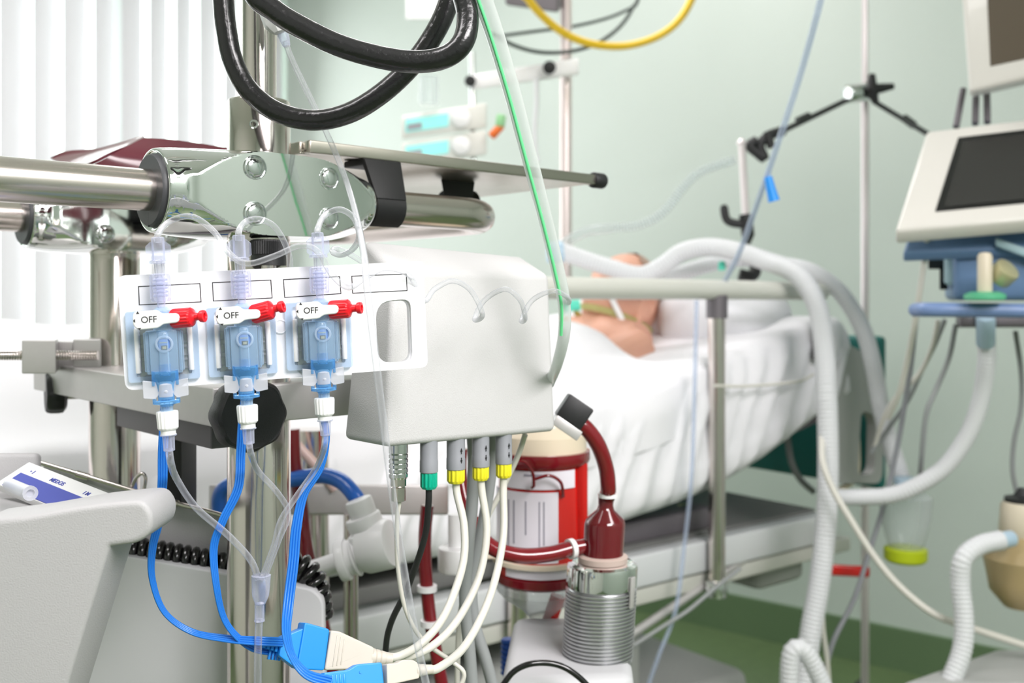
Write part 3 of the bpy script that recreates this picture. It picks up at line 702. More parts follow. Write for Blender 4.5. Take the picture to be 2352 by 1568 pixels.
# ---- tubes and ribbons leaving the transducers; distances follow the set
dA = [PP(*a, off).y for a, b in AXES]; dB = [PP(*b, off).y for a, b in AXES]
LAB = 'clear pressure line'
tw = .0042
hose('pressure_line', 'clear line looping from the left transducer across to the coiled run on the box', 'tube',
     [(362, 556, dA[0]), (364, 535, dA[0]), (390, 508, .655), (440, 497, .65), (490, 530, .645), (530, 585, .632), (570, 605, .628), (630, 588, .63), (690, 564, .635), (730, 578, .632), (762, 630, .635), (800, 660, .64), (838, 638, .655), (885, 616, .668), (940, 632, .68), (973, 690, .70), (998, 664, .71), (1040, 645, .715), (1082, 668, .72), (1108, 722, .722), (1090, 733, .74), (1112, 690, .745), (1160, 664, .74), (1195, 690, .742), (1206, 730, .752), (1198, 735, .765), (1222, 690, .77), (1270, 668, .765), (1302, 682, .775), (1306, 695, .79), (1288, 690, .81)], tw * .92, C_LINE, 8, 12)
hose('pressure_line', 'clear line arching from the middle transducer down behind the plate', 'tube',
     [(548, 552, dA[1]), (549, 530, dA[1]), (562, 511, .668), (592, 503, .672), (630, 520, .678), (657, 565, .685), (666, 605, .69), (662, 650, .695)], tw, C_LINE, 8, 12)
hose('pressure_line', 'clear line looping from the right transducer and curling above the plate', 'tube',
     [(729, 546, dA[2]), (730, 525, dA[2]), (745, 495, .69), (780, 481, .69), (812, 500, .688), (825, 540, .69), (812, 570, .70), (785, 585, .71), (764, 579, .72), (772, 571, .73), (800, 582, .735), (838, 605, .74)], tw, C_LINE, 8, 12)
yj = (600, 1320)
q = .70
hose('pressure_line', 'clear line from the left transducer down to the clear joiner on the pole', 'tube', [(388, 1030, dB[0]), (392, 1060, dB[0]), (405, 1098, .665), (450, 1165, .672), (525, 1230, .68), (575, 1285, .688), (594, 1330, .69)], tw * 1.1, C_TUBE, 8, 14)
hose('pressure_line', 'clear line from the middle transducer down to the clear joiner on the pole', 'tube', [(572, 1014, dB[1]), (576, 1040, dB[1]), (592, 1080, .69), (638, 1132, .695), (662, 1180, .695), (640, 1240, .69), (606, 1330, .69)], tw, C_TUBE, 8, 14)
hose('pressure_line', 'clear line from the right transducer down to the clear joiner on the pole', 'tube', [(748, 995, dB[2]), (744, 1030, dB[2]), (726, 1075, .695), (684, 1135, .69), (645, 1195, .685), (630, 1250, .685), (601, 1330, .687)], tw, C_TUBE, 8, 14)
jn = thing('line_joiner', 'clear three-to-one tubing joiner hanging in front of the thick pole', 'connector', P(595, 1430, .69))
k = .69 / F
bm = B(); lathe(bm, [(20 * k, 0), (22 * k, 1 * k), (20 * k, 40 * k), (19 * k, 48 * k), (12 * k, 66 * k), (9 * k, 68 * k)], frame(P(600, 1320, .69), V((1, 0, 0)), V((0, -1, 0)), V((-.03, 0, -1)).normalized()), 24); fin(bm, 'funnel', C_LAV, jn)
bm = B(); lathe(bm, [(11 * k, 0), (11 * k, 36 * k), (12 * k, 38 * k), (12 * k, 41 * k), (9 * k, 42 * k)], frame(P(596, 1385, .69), V((1, 0, 0)), V((0, -1, 0)), V((0, 0, -1))), 24); fin(bm, 'sleeve', C_LAV, jn)
hose('outlet_line', 'clear tube dropping from the joiner in front of the thick pole', 'tube', [(595, 1420, .69), (593, 1480, .688), (592, 1540, .686), (592, 1640, .686)], .0052, C_TUBE, 6, 16)
def ribbon(name, label, cat, pts, wpx, m, group=None):
    """flat four-core cable: pts carry pixel, distance, and turn (degrees about its run)"""
    s = smooth(pts, 10); q = [P(*p[:3]) for p in s]; bm = B(); rows = []
    w = wpx / F * q[0].y; prof = []
    for c in range(4):
        for a in range(5):
            an = math.pi - math.pi * a / 4; prof.append(((c - 1.5) * w / 4 + w / 8 * math.cos(an), w / 9 * math.sin(an) + .0001))
    prof += [(x, -y) for x, y in prof[::-1]]
    for i, p in enumerate(q):
        t = (q[min(i + 1, len(q) - 1)] - q[max(i - 1, 0)]).normalized()
        view = (V((0, 0, CH)) - p).normalized(); n = (view - t * view.dot(t)).normalized(); x = t.cross(n)
        an = R(s[i][3]); x, n = x * math.cos(an) + n * math.sin(an), n * math.cos(an) - x * math.sin(an)
        rows.append([bm.verts.new(p + x * a + n * b) for a, b in prof])
    N = len(prof)
    for a, b in zip(rows, rows[1:]):
        for k in range(N): bm.faces.new((a[k], a[(k + 1) % N], b[(k + 1) % N], b[k]))
    bm.faces.new(rows[0][::-1]); bm.faces.new(rows[-1])
    return tag(fin(bm, name, m, None, 50), label, cat, group)
G = 'blue ribbon cables of the transducers'
ribbon('ribbon_cable', 'flat blue ribbon cable from the left transducer, swinging lowest to the left', 'cable', [(380, 905, .668, 20), (378, 960, .668, 15), (374, 1040, .668, 0), (373, 1110, .668, 10), (366, 1190, .67, 25), (350, 1260, .675, 40), (350, 1330, .68, 55), (378, 1405, .685, 60), (440, 1450, .69, 55), (520, 1466, .69, 40), (600, 1472, .69, 15), (650, 1474, .70, 0)], 22, RIB, G)
ribbon('ribbon_cable', 'flat blue ribbon cable from the middle transducer, crossing the thick pole', 'cable', [(566, 900, .69, 20), (558, 960, .69, 10), (553, 1040, .69, 0), (547, 1120, .685, 10), (512, 1195, .68, 30), (491, 1258, .68, 35), (498, 1350, .68, 50), (515, 1420, .685, 55), (548, 1465, .69, 50), (590, 1490, .70, 30), (650, 1495, .71, 5)], 21, RIB, G)
ribbon('ribbon_cable', 'flat blue ribbon cable from the right transducer, passing behind to the lower plug', 'cable', [(742, 880, .705, 20), (743, 950, .705, 50), (750, 1010, .71, 60), (735, 1075, .71, 50), (698, 1135, .705, 40), (681, 1210, .70, 15), (674, 1290, .695, 5), (662, 1390, .685, 15), (658, 1455, .67, 40), (672, 1508, .655, 55), (705, 1548, .65, 40), (760, 1566, .65, 10)], 24, RIB, G)
# ---- blue and beige multiway plugs
def plugset(root, a, b, hw, hz, kind):
    pass
def along(a, b): 
    x = (b - a).normalized(); n = (V((0, 0, CH)) - a).normalized(); n = (n - x * n.dot(x)).normalized(); y = n.cross(x)
    return frame(a, x, y, n), (b - a).length
a, b = P(600, 1474, .70), P(745, 1492, .72); fm, Lg = along(a, b); k = .71 / F
bp = thing('blue_multiway_plug', 'bright blue multiway plug with a ribbed strain relief, upper of the two', 'plug', P(680, 1540, .71))
bm = B(); prism(bm, rounded([(p[0] * k, p[1] * k) for p in ((62, 28), (84, 40), (98, 42), (98, -50), (84, -46), (40, -24), (40, 16))], 4 * k), -16 * k, 22 * k, fm, 2 * k); fin(bm, 'plug_body', BLUEP, bp)
bm = B(); prism(bm, rounded([(p[0] * k, p[1] * k) for p in ((84, 54), (146, 46), (150, -44), (84, -48))], 6 * k), -22 * k, 28 * k, fm, 3 * k); fin(bm, 'plug_head', BLUEP, bp)
bm = B()
for i in range(6): box(bm, fm @ M.Translation(((6 + i * 9.5) * k, -1 * k, 2 * k)), 6 * k, (22 + i * 3) * k, 22 * k, 1 * k)
box(bm, fm @ M.Translation((30 * k, -1 * k, 0)), 62 * k, 16 * k, 14 * k, 1 * k)
for i in range(4): box(bm, fm @ M.Translation(((26 + i * 8) * k, -24 * k, -8 * k)), 5 * k, 22 * k, 12 * k, 1 * k)
fin(bm, 'strain_relief', BLUEP, bp)
a, b = P(748, 1490, .72), P(900, 1506, .735); fm, Lg = along(a, b)
be = thing('beige_cable_plug', 'beige cable plug mated with the upper bright blue plug', 'plug', P(820, 1535, .725))
bm = B(); prism(bm, rounded([(p[0] * k, p[1] * k) for p in ((0, 42), (20, 42), (110, 14), (112, -28), (92, -34), (0, -46))], 7 * k), -16 * k, 24 * k, fm, 3.5 * k, 3)
for i in range(3): box(bm, fm @ M.Translation(((18 + i * 9) * k, -2 * k, 24 * k)), 3 * k, (70 - i * 6) * k, 3 * k, 1 * k)
fin(bm, 'plug_shell', BEIGE, be, 40)
bm = B(); m2 = fm @ M.Translation((106 * k, -7 * k, 4 * k)) @ M.Rotation(R(90), 4, 'Y')
lathe(bm, [(21 * k, 0), (20 * k, 10 * k), (17 * k, 11 * k), (19 * k, 14 * k), (18 * k, 22 * k), (15 * k, 23 * k), (17 * k, 26 * k), (15.5 * k, 36 * k), (13 * k, 37 * k), (14 * k, 40 * k), (12 * k, 54 * k), (7 * k, 55 * k)], m2, 20); fin(bm, 'boot', BEIGE, be)
a, b = P(738, 1558, .655), P(880, 1541, .675); fm, Lg = along(a, b); k = .66 / F
bp = thing('blue_multiway_plug', 'bright blue multiway plug at the bottom edge, lower of the two', 'plug', P(800, 1590, .665))
bm = B(); prism(bm, rounded([(p[0] * k, p[1] * k) for p in ((0, -4), (2, 12), (60, 12), (82, 22), (142, 20), (144, -30), (82, -36), (0, -30))], 5 * k), -16 * k, 16 * k, fm, 2.5 * k); fin(bm, 'plug_body', BLUEP, bp)
bm = B()
for i in range(6): box(bm, fm @ M.Translation(((4 + i * 9) * k, -8 * k, 14 * k)), 5 * k, 26 * k, 8 * k, 1 * k)
lathe(bm, [(3 * k, 0), (3 * k, 3 * k), (0, 3 * k)], fm @ M.Translation((88 * k, 4 * k, 15 * k)), 12)
fin(bm, 'strain_relief', BLUEP, bp)
a, b = P(882, 1545, .676), P(1012, 1535, .70); fm, Lg = along(a, b)
be = thing('beige_cable_plug', 'beige cable plug mated with the lower bright blue plug', 'plug', P(940, 1575, .69))
bm = B(); prism(bm, rounded([(p[0] * k, p[1] * k) for p in ((0, 20), (30, 20), (40, 26), (72, 24), (84, 16), (86, -18), (0, -28))], 5 * k), -14 * k, 16 * k, fm, 2.5 * k, 3); fin(bm, 'plug_shell', BEIGE, be, 40)
bm = B(); m2 = fm @ M.Translation((80 * k, 0, 2 * k)) @ M.Rotation(R(90), 4, 'Y')
lathe(bm, [(16 * k, 0), (15 * k, 14 * k), (12 * k, 15 * k), (14 * k, 19 * k), (13 * k, 30 * k), (11 * k, 31 * k), (12 * k, 34 * k), (11 * k, 48 * k), (7 * k, 50 * k)], m2, 20); fin(bm, 'boot', BEIGE, be)
# ---- leads from the box
cw = .0062
hose('signal_cable', 'cream cable from the first yellow connector curving down to the beige plug', 'cable', [(1047, 1104, .798), (1050, 1135, .798), (1066, 1210, .79), (1062, 1300, .78), (1022, 1410, .76), (970, 1475, .745), (915, 1507, .74), (880, 1506, .735)], cw, CREAM)
hose('signal_cable', 'cream cable from the middle yellow connector curving down to the beige plug', 'cable', [(1104, 1098, .815), (1107, 1130, .815), (1118, 1220, .81), (1100, 1325, .80), (1050, 1425, .78), (990, 1485, .76), (920, 1513, .745), (884, 1512, .737)], cw, CREAM)
hose('signal_cable', 'cream cable from the furthest right yellow connector down to the lower plug', 'cable', [(1157, 1092, .832), (1156, 1130, .832), (1155, 1240, .82), (1125, 1370, .79), (1070, 1480, .75), (1010, 1532, .71), (975, 1538, .70)], cw, CREAM)
hose('signal_cable', 'black cable hanging from the connector with the green nut', 'cable', [(985, 1116, .778), (984, 1160, .78), (975, 1235, .79), (938, 1345, .81), (898, 1430, .82), (885, 1500, .83), (880, 1640, .84)], .0052, BLACKP)
hose('signal_cable', 'thin off-white cable hanging from the silver metal connector', 'cable', [(918, 1146, .765), (912, 1200, .77), (914, 1300, .78), (932, 1400, .79), (972, 1470, .80), (1040, 1520, .80), (1066, 1548, .80), (1050, 1590, .80)], .0036, CREAM)
hose('signal_cable', 'thick grey cable hanging behind the yellow connectors, nearest the first one', 'cable', [(1085, 995, .85), (1088, 1060, .86), (1084, 1160, .86), (1074, 1270, .86), (1068, 1380, .86), (1078, 1490, .86), (1090, 1650, .86)], .0105, GREYC)
hose('signal_cable', 'thick grey cable hanging behind the right yellow connectors', 'cable', [(1132, 995, .88), (1128, 1080, .88), (1112, 1190, .88), (1086, 1320, .885), (1088, 1420, .885), (1120, 1530, .885), (1150, 1650, .885)], .0105, GREYC)
hose('signal_cable', 'thin cream cable slanting out from under the right corner of the box', 'cable', [(1206, 998, .88), (1188, 1050, .89), (1150, 1130, .90), (1110, 1210, .905), (1076, 1330, .905), (1055, 1430, .905), (1048, 1650, .905)], .005, CREAM)
# ---- long clear lines in front
inf = thing('infusion_line', 'thin clear infusion line running down past the clamp and the white plate', 'infusion line', P(655, 110, .795))
bm = B(); sweep(bm, path([(655, 95, .795), (672, 140, .795), (722, 245, .795), (768, 345, .79), (800, 430, .77), (824, 520, .70), (838, 600, .63), (843, 660, .605), (860, 800, .60), (882, 980, .60), (908, 1180, .60), (940, 1380, .60), (978, 1568, .60), (1010, 1700, .60)], 8), .0023, 14); fin(bm, 'tubing', C_LINE, inf, 60)
k = .795 / F
bm = B(); lathe(bm, [(13 * k, 0), (12 * k, 20 * k), (9 * k, 34 * k), (8 * k, 36 * k)], zframe(P(648, 72, .795), P(660, 112, .795) - P(648, 72, .795)), 20); fin(bm, 'clear_ferrule', C_LAV, inf)
bm = B(); lathe(bm, [(10 * k, -60 * k), (28 * k, -40 * k), (28 * k, 66 * k), (22 * k, 78 * k), (14 * k, 88 * k), (10 * k, 89 * k)], zframe(P(610, -8, .79), P(642, 75, .79) - P(610, -8, .79)), 8); fin(bm, 'flow_regulator', WHITE2, inf, 25)
suc = thing('suction_tube', 'wide clear tube with a green stripe falling past the right of the box', 'tube', P(1110, 0, .74))
sp = [(1010, -700, .66), (1045, -350, .68), (1080, -90, .70), (1110, 0, .71), (1140, 90, .72), (1180, 225, .735), (1218, 370, .75), (1252, 500, .765), (1281, 620, .78), (1296, 700, .79), (1295, 770, .80), (1280, 835, .83), (1262, 880, .88)]
q = resample(path(sp, 10), .004); n = len(q)
bm = B(); sweep(bm, q, [.0068 - .0022 * max(0, min(1, (i / n - .38) / .5)) for i in range(n)], 20); fin(bm, 'tube_wall', C_WIDE, suc, 60)
sp2 = [(x - 12 + 6 * max(0, min(1, (y + 90) / 900)), y, d - .007) for x, y, d in sp[:-2]]
bm = B(); sweep(bm, path(sp2, 8), .0013, 10); fin(bm, 'green_stripe', STRIPE, suc, 60)
# ---- heavy black cable looped over the pole
d1, d2 = .76, .70
cb = [(440, -900, d1), (470, -420, d1), (505, -180, d1), (513, 0, d1), (520, 70, d1), (535, 140, d1), (570, 205, d1), (632, 255, d1), (715, 276, d1), (800, 260, d1), (880, 212, d1), (950, 145, d1), (1002, 70, d1), (1032, 0, .76), (1060, -110, .76), (1020, -230, .74), (900, -300, .72), (720, -250, .70), (600, -100, .70), (582, -20, d2), (630, 25, d2), (690, 62, d2), (780, 105, d2), (880, 133, d2), (960, 142, d2), (1025, 130, d2), (1064, 95, d2), (1074, 40, .705), (1062, -20, .71), (1040, -120, .72), (1030, -400, .72), (1010, -900, .72)]
bm = B(); sweep(bm, path(cb, 12), .0079, 24); tag(fin(bm, 'power_cable', CABLE, None, 60), 'heavy glossy black cable hanging in two loops at the top', 'cable')
# ================================================================ bed and patient: frame of the bed, s towards the head, w to the far side
BE = V((.79, .613, 0)); BW = V((-.613, .79, 0)); B0 = V((.386, 2.0, 0))
def BD(s, w, z): return B0 + BE * s + BW * w + ZU * z
def zb_(s): return .735 if s < -.25 else .735 + (s + .25) * .26
def zt_(s): return .955 if s < -.25 else .955 + (s + .25) * .245
def bbox(name, s0, s1, w0, w1, z0, z1, m, parent, bev=.004):
    bm = B(); hexa(bm, [BD(s, w, z) for z in (z0, z1) for s, w in ((s0, w0), (s1, w0), (s1, w1), (s0, w1))], bev); return fin(bm, name, m, parent)
bed = thing('hospital_bed', 'white hospital bed with a raised head end standing along the green wall', 'bed', BD(-.5, .47, 0))
bbox('side_rail', -1.55, .42, -.01, .03, .612, .672, BEDW, bed)
bbox('side_rail', -1.55, .42, .91, .95, .612, .672, BEDW, bed)
bbox('under_rail', -1.5, .50, .0, .05, .575, .606, PIPEW, bed)
DECK = mat('bed_deck_grey', rgb(120, 120, 118), .45)
bbox('deck', -1.55, -.25, .04, .9, .672, .70, DECK, bed)
bbox('deck', -.25, .42, .04, .9, .655, .675, DECK, bed)
bbox('tilt_frame', -.2, .10, .06, .12, .675, .715, DALU, bed)
bbox('tilt_frame', -.45, .35, .2, .26, .60, .65, DALU, bed)
bm = B(); hexa(bm, [BD(s, w, z) for s, z in ((-.42, .70), (.47, .885)) for w, dz in ((.03, 0), (.92, 0), (.92, .02), (.03, .02)) for z in (z + dz,)]); fin(bm, 'back_section', DALU, bed)
for s, w in ((-.13, .1), (.03, .12), (.12, .16)):
    bm = B(); c = BD(s, w, .690); lathe(bm, [(.02, -.01), (.02, .006), (.014, .012), (0, .012)], M.Translation(c), 16); fin(bm, 'brass_bolt', mat('brass', rgb(200, 190, 120), .3, .8), bed)
bbox('motor_housing', .27, .44, .08, .30, .50, .59, BEDG, bed, .02)
bbox('tray_panel', .05, .42, .5, .9, .70, .712, BEDG, bed)
bbox('base_cover', -.9, -.06, .10, .78, .26, .49, BEDG, bed, .04)
bbox('base_frame', -1.2, .27, .10, .80, .12, .325, BEDG, bed, .03)
for s in (-1.1, .25):
    for w in (.15, .75):
        bm = B(); cyl(bm, BD(s, w - .02, .075), BD(s, w + .02, .075), .075, 28, bev=.006); cyl(bm, BD(s, w, .075), BD(s, w, .2), .02, 14); fin(bm, 'castor', BLACKP, bed)
bm = B(); cyl(bm, BD(-.02, .3, .45), BD(-.35, .3, .62), .03, 16); cyl(bm, BD(-.02, .6, .45), BD(-.35, .6, .62), .03, 16); fin(bm, 'lift_arm', BEDG, bed)
bm = B(); cyl(bm, BD(-.30, .0, .50), BD(.12, -.0, .615), .008, 14); fin(bm, 'brace_rod', ALU, bed)
bbox('headboard', .62, .65, .0, .94, .70, 1.065, TEALB, bed, .012)
# post and top rail of the side guard
bm = B(); cyl(bm, BD(0, -.03, .585), BD(0, -.03, 1.135), .0165, 28); fin(bm, 'guard_post', STEEL, bed)
bm = B(); cyl(bm, BD(.0, -.03, 1.115), BD(.0, -.03, 1.16), .021, 24); fin(bm, 'post_head', DALU, bed)
bm = B(); cyl(bm, BD(0, -.03, .565), BD(0, -.03, .60), .022, 24, bev=.006); fin(bm, 'post_foot', BOLT, bed)
bm = B(); cyl(bm, BD(-.5, -.03, .585), BD(-.5, -.03, 1.135), .0165, 28); fin(bm, 'guard_post', STEEL, bed)
bm = B(); cyl(bm, BD(.33, -.03, 1.02), BD(.33, -.03, 1.15), .0125, 20); fin(bm, 'end_post', DALU, bed)
q = [BD(-.52, -.03, 1.1715), BD(-.3, -.03, 1.1715), BD(0, -.03, 1.1715), BD(.345, -.03, 1.1695)]
bm = B(); sweep(bm, q, .0195, 24); fin(bm, 'top_rail', PIPEW, bed)
# guard plate at the head end with a grip slot
og = rounded([(.42, .74), (.60, .72), (.615, .93), (.56, 1.02), (.45, 1.055), (.42, 1.0)], [.02, .03, .05, .05, .03, .02]); hg = rounded([(.50, .745), (.57, .745), (.575, .88), (.515, .90)], .025)
bm = B(); prism(bm, og, -.012, .012, frame(BD(0, -.005, 0), BE, ZU, -BW), hole=[hg]); fin(bm, 'guard_plate', BEDG, bed, 30)
# mattress under its sheet
mt_ = thing('mattress', 'mattress under a white fitted sheet with slanting pleats on its side', 'mattress', BD(-.5, .47, .73))
bm = B(); rows = []
prf = [(.05, 0, 0), (.0, .02, .1), (-.012, .14, .9), (-.012, .27, 1), (-.012, .4, 1), (-.012, .53, 1), (-.012, .66, 1), (-.012, .8, .9), (-.004, .92, .5), (.012, .985, .1), (.045, 1.0, 0), (.2, 1.0, 0), (.47, 1.0, 0), (.75, 1.0, 0), (.9, 1.0, 0), (.945, .98, 0), (.955, .5, 0), (.92, 0, 0)]
NS = 300
for i in range(NS + 1):
    s = -1.58 + 2.04 * i / NS; b, t = zb_(s), zt_(s); row = []
    if s > .36: t -= (s - .36) ** 2 * 1.5
    for w, h, f in prf:
        ph = (s - h * .12) * 105 + 5 * NZ.noise(V((s * 4, h, 0)))
        amp = .013 * f * (.5 + .8 * abs(NZ.noise(V((s * 6, 3, 0)))))
        z = b + (t - b) * h - (.035 * max(0, math.sin(s * 5 + 1.2)) * (1 - h) if w < .3 and h < .3 else 0)
        row.append(bm.verts.new(BD(s, w - amp * math.sin(ph) - .006 * f, z)))
    rows.append(row)
for a, b in zip(rows, rows[1:]):
    for k in range(len(prf)): j = (k + 1) % len(prf); bm.faces.new((a[k], a[j], b[j], b[k]))
bm.faces.new(rows[0][::-1]); bm.faces.new(rows[-1]); fin(bm, 'fitted_sheet', LINEN, mt_, 80)
# blanket over the patient
bm = B(); rows = []
NS, NW = 90, 46
for i in range(NS + 1):
    u = i / NS; row = []
    for k in range(NW + 1):
        v = k / NW; w = -.045 + 1.03 * v
        s1 = .0 - .03 * math.exp(-((w - .22) / .12) ** 2) + .03 * math.exp(-((w - .02) / .06) ** 2)
        s = -1.57 + (s1 + 1.57) * u
        pr = math.exp(-((w - .47) / .25) ** 4)
        body = (.145 - .05 * (1 + math.tanh((s + .22) / .10)) / 2 + .03 * math.exp(-((s + 1.35) / .12) ** 2)) * pr
        if s < -1.45: body *= max(0, 1 - ((-1.45 - s) / .12) ** 2)
        if s > s1 - .06: body *= 1 - .3 * ((s - s1 + .06) / .06) ** 2
        z = zt_(s) + .010 + body + .010 * NZ.noise(V((s * 7, w * 6, 0))) * (1 + 2 * pr)
        if w < -.0: z -= (-w) * 2.2 + .01; w = -.018 - .008 * math.sin(s * 30)
        if w > .955: z -= (w - .955) * 3; w = .975
        row.append(bm.verts.new(BD(s, w, z)))
    rows.append(row)
for a, b in zip(rows, rows[1:]):
    for k in range(NW): bm.faces.new((a[k], a[k + 1], b[k + 1], b[k]))
bmesh.ops.recalc_face_normals(bm, faces=bm.faces[:]); bmesh.ops.solidify(bm, geom=bm.faces[:], thickness=.006)
tag(fin(bm, 'blanket', LINEN, None, 80), 'white blanket covering the patient up to the shoulder', 'blanket')
# pillow
def pillow(name, label, c, x, y, z, a, b_, h, m):
    t = bmesh.new(); bmesh.ops.create_uvsphere(t, u_segments=40, v_segments=24, radius=1)
    for v in t.verts:
        q = v.co; e = .55
        vx = math.copysign(abs(q.x) ** e, q.x); vy = math.copysign(abs(q.y) ** e, q.y)
        n = NZ.noise(V((q.x * 2, q.y * 2, q.z))) * .06
        v.co = V((vx * a * (1 + n), vy * b_ * (1 + n), q.z * h * (1 + n)))
    bm = B(); merge(bm, t, frame(c, x, y, z)); return tag(fin(bm, name, m, None, 80), label, 'pillow')
ie = (BE * .97 + ZU * .25).normalized(); iz = BW.cross(ie).normalized() * -1
if iz.z < 0: iz = -iz
pillow('pillow', 'plump white pillow behind the patient\'s head', BD(.34, .42, 1.10), ie, BW, iz, .13, .33, .085, PILLOWM)
pillow('towel_roll', 'white rolled towel beside the ear between head and pillow', BD(.26, .25, 1.105), ie, BW, iz, .075, .085, .075, LINEN)
bpy.data.objects['towel_roll']['category'] = 'towel'
# patient
hc = P(1428, 694, 2.40)
hz_ = (BE * .46 + ZU * .86).normalized(); hy = (ZU * .5 - BE * .86 + BW * .05); hy = (hy - hz_ * hy.dot(hz_)).normalized(); hx_ = hy.cross(hz_)
HF = frame(hc, hx_, hy, hz_)
bm = B(); t = bmesh.new(); bmesh.ops.create_uvsphere(t, u_segments=72, v_segments=56, radius=1)
def g(x, y, z, cx, cy, cz, r): return math.exp(-((x - cx) ** 2 + (y - cy) ** 2 + (z - cz) ** 2) / r ** 2)
for v in t.verts:
    x, y, z = v.co
    w = 1 - .22 * max(0, -z - .1); yy = y
    X = x * .076 * w; Y = y * .098 * (1 - .08 * max(0, -z)) + (.012 if y > 0 else 0) * max(0, -z); Z = z * .122
    k = 0
    k += .030 * g(x, y, z, 0, 1, -.28, .17) + .014 * g(x, y, z, 0, .98, -.05, .14)      # nose
    k -= .012 * (g(x, y, z, .38, .92, .0, .2) + g(x, y, z, -.38, .92, .0, .2))           # eye sockets
    k += .006 * (g(x, y, z, .36, .92, .0, .09) + g(x, y, z, -.36, .92, .0, .09))         # eyelids
    k += .008 * (g(x, y, z, .35, .92, .2, .16) + g(x, y, z, -.35, .92, .2, .16))         # brows
    k += .009 * g(x, y, z, 0, .84, -.58, .12) + .008 * g(x, y, z, 0, .76, -.70, .11) - .006 * g(x, y, z, 0, .80, -.635, .06)   # lips
    k += .012 * g(x, y, z, 0, .55, -.9, .22)                                             # chin
    k += .006 * (g(x, y, z, .6, .7, -.25, .25) + g(x, y, z, -.6, .7, -.25, .25))         # cheekbones
    v.co = V((X, Y + k, Z))
merge(bm, t, HF)
def ell(c, x, y, z, mf=None, ax=None):
    t = bmesh.new(); bmesh.ops.create_uvsphere(t, u_segments=28, v_segments=20, radius=1)
    for v in t.verts: v.co = V((v.co.x * x, v.co.y * y, v.co.z * z))
    merge(bm, t, mf if mf else M.Translation(c))
for s in (-1, 1):                                   # ears: a rim and a lobe
    e0 = HF @ V((s * .078, -.012, -.018))
    rim = [HF @ V((s * (.079 + .007 * math.sin(a)), -.012 + .019 * math.cos(a), -.012 + .031 * math.sin(a))) for a in [2 * math.pi * i / 24 for i in range(25)]]
    sweep(bm, rim, .0055, 10); ell(None, .008, .015, .026, HF @ M.Translation((s * .076, -.012, -.014)))
    ell(None, .008, .010, .010, HF @ M.Translation((s * .078, -.004, -.046)))
nb = HF @ V((0, -.035, -.06)); sh = BD(.09, .40, 1.055)
sweep(bm, [nb, nb.lerp(sh, .35), nb.lerp(sh, .7), sh], [.058, .056, .06, .085], 24)
SL, SR = BD(.085, .275, 1.04), BD(-.0, .62, 1.02)
sweep(bm, [SL, BD(.075, .36, 1.045), BD(.03, .53, 1.035), SR], [.06, .075, .072, .055], 24)
sweep(bm, [BD(.02, .45, 1.02), BD(-.15, .45, .985), BD(-.35, .45, .98), BD(-.55, .45, .985)], [.075, .08, .085, .085], 28)
sweep(bm, [SR, BD(-.28, .64, .965), BD(-.52, .62, .97)], [.052, .042, .03], 18)
sweep(bm, [SL, BD(-.06, .27, .995), BD(-.26, .29, .965), BD(-.50, .31, .97)], [.055, .05, .042, .03], 18)
for w0 in (.36, .54):
    sweep(bm, [BD(-.5, w0, .995), BD(-.95, w0, .99), BD(-1.36, w0, .985), BD(-1.38, w0, 1.03)], [.085, .055, .038, .035], 20)
for w0, sx in ((.62, -.52), (.31, -.50)):          # hands with separate fingers, under the blanket
    ell(None, .045, .036, .014, frame(BD(sx - .06, w0, .97), BE, BW, ZU))
    for f in range(4): sweep(bm, [BD(sx - .09, w0 + (f - 1.5) * .018, .97), BD(sx - .13 - .012 * (f in (1, 2)), w0 + (f - 1.5) * .02, .968), BD(sx - .16 - .012 * (f in (1, 2)), w0 + (f - 1.5) * .02, .96)], [.009, .008, .007], 10)
    sweep(bm, [BD(sx - .04, w0 + .03, .97), BD(sx - .08, w0 + .055, .966), BD(sx - .105, w0 + .056, .963)], [.011, .010, .008], 10)
pt = fin(bm, 'person', SKIN, None, 180)
rm = pt.modifiers.new('merge', 'REMESH'); rm.mode = 'VOXEL'; rm.voxel_size = .0038; rm.use_smooth_shade = True
tag(pt, 'patient lying on the bed with closed eyes, ventilation hoses at the face', 'person')
bm = B(); t = bmesh.new(); bmesh.ops.create_uvsphere(t, u_segments=40, v_segments=30, radius=1)
bmesh.ops.delete(t, geom=[v for v in t.verts if v.co.y > .45 - .9 * max(0, v.co.z) * .2 or v.co.z < .25], context='VERTS')
for v in t.verts: v.co = V((v.co.x * .079, v.co.y * .103, v.co.z * .126 + .001))
merge(bm, t, HF); hr = fin(bm, 'hair', HAIR, pt, 180)
def onhead(deg, z, r=1.03, y0=0): a = R(deg); return HF @ V((math.cos(a) * .080 * r, math.sin(a) * .103 * r + y0, z))
bm = B(); q = [onhead(a, -.055 - .012 * math.sin(R(a))) for a in range(-40, 221, 10)]
rows = []
for p in q: rows.append([bm.verts.new(p + hz_ * d) for d in (-.008, .008)])
for a, b in zip(rows, rows[1:]): bm.faces.new((a[0], a[1], b[1], b[0]))
bmesh.ops.solidify(bm, geom=bm.faces[:], thickness=.0015); tag(fin(bm, 'fixation_strap', CUFF, None, 60), 'pale green strap round the patient\'s jaw and neck', 'strap')
mouth = HF @ V((0, .10, -.075))
def near(px, py, d): return (px, py, d)
hose('breathing_tube', 'thin white tube slanting over the patient\'s cheek and neck', 'tube', [(1398, 668, 2.33), (1412, 700, 2.30), (1430, 738, 2.29), (1436, 765, 2.28), (1450, 800, 2.27)], .014, WHITE2)
o = hose('mint_connector', 'small mint green connector at the patient\'s chin, just right of the box', 'connector', [(1296, 706, 2.25), (1312, 702, 2.25), (1332, 700, 2.25)], .026, MINTC)
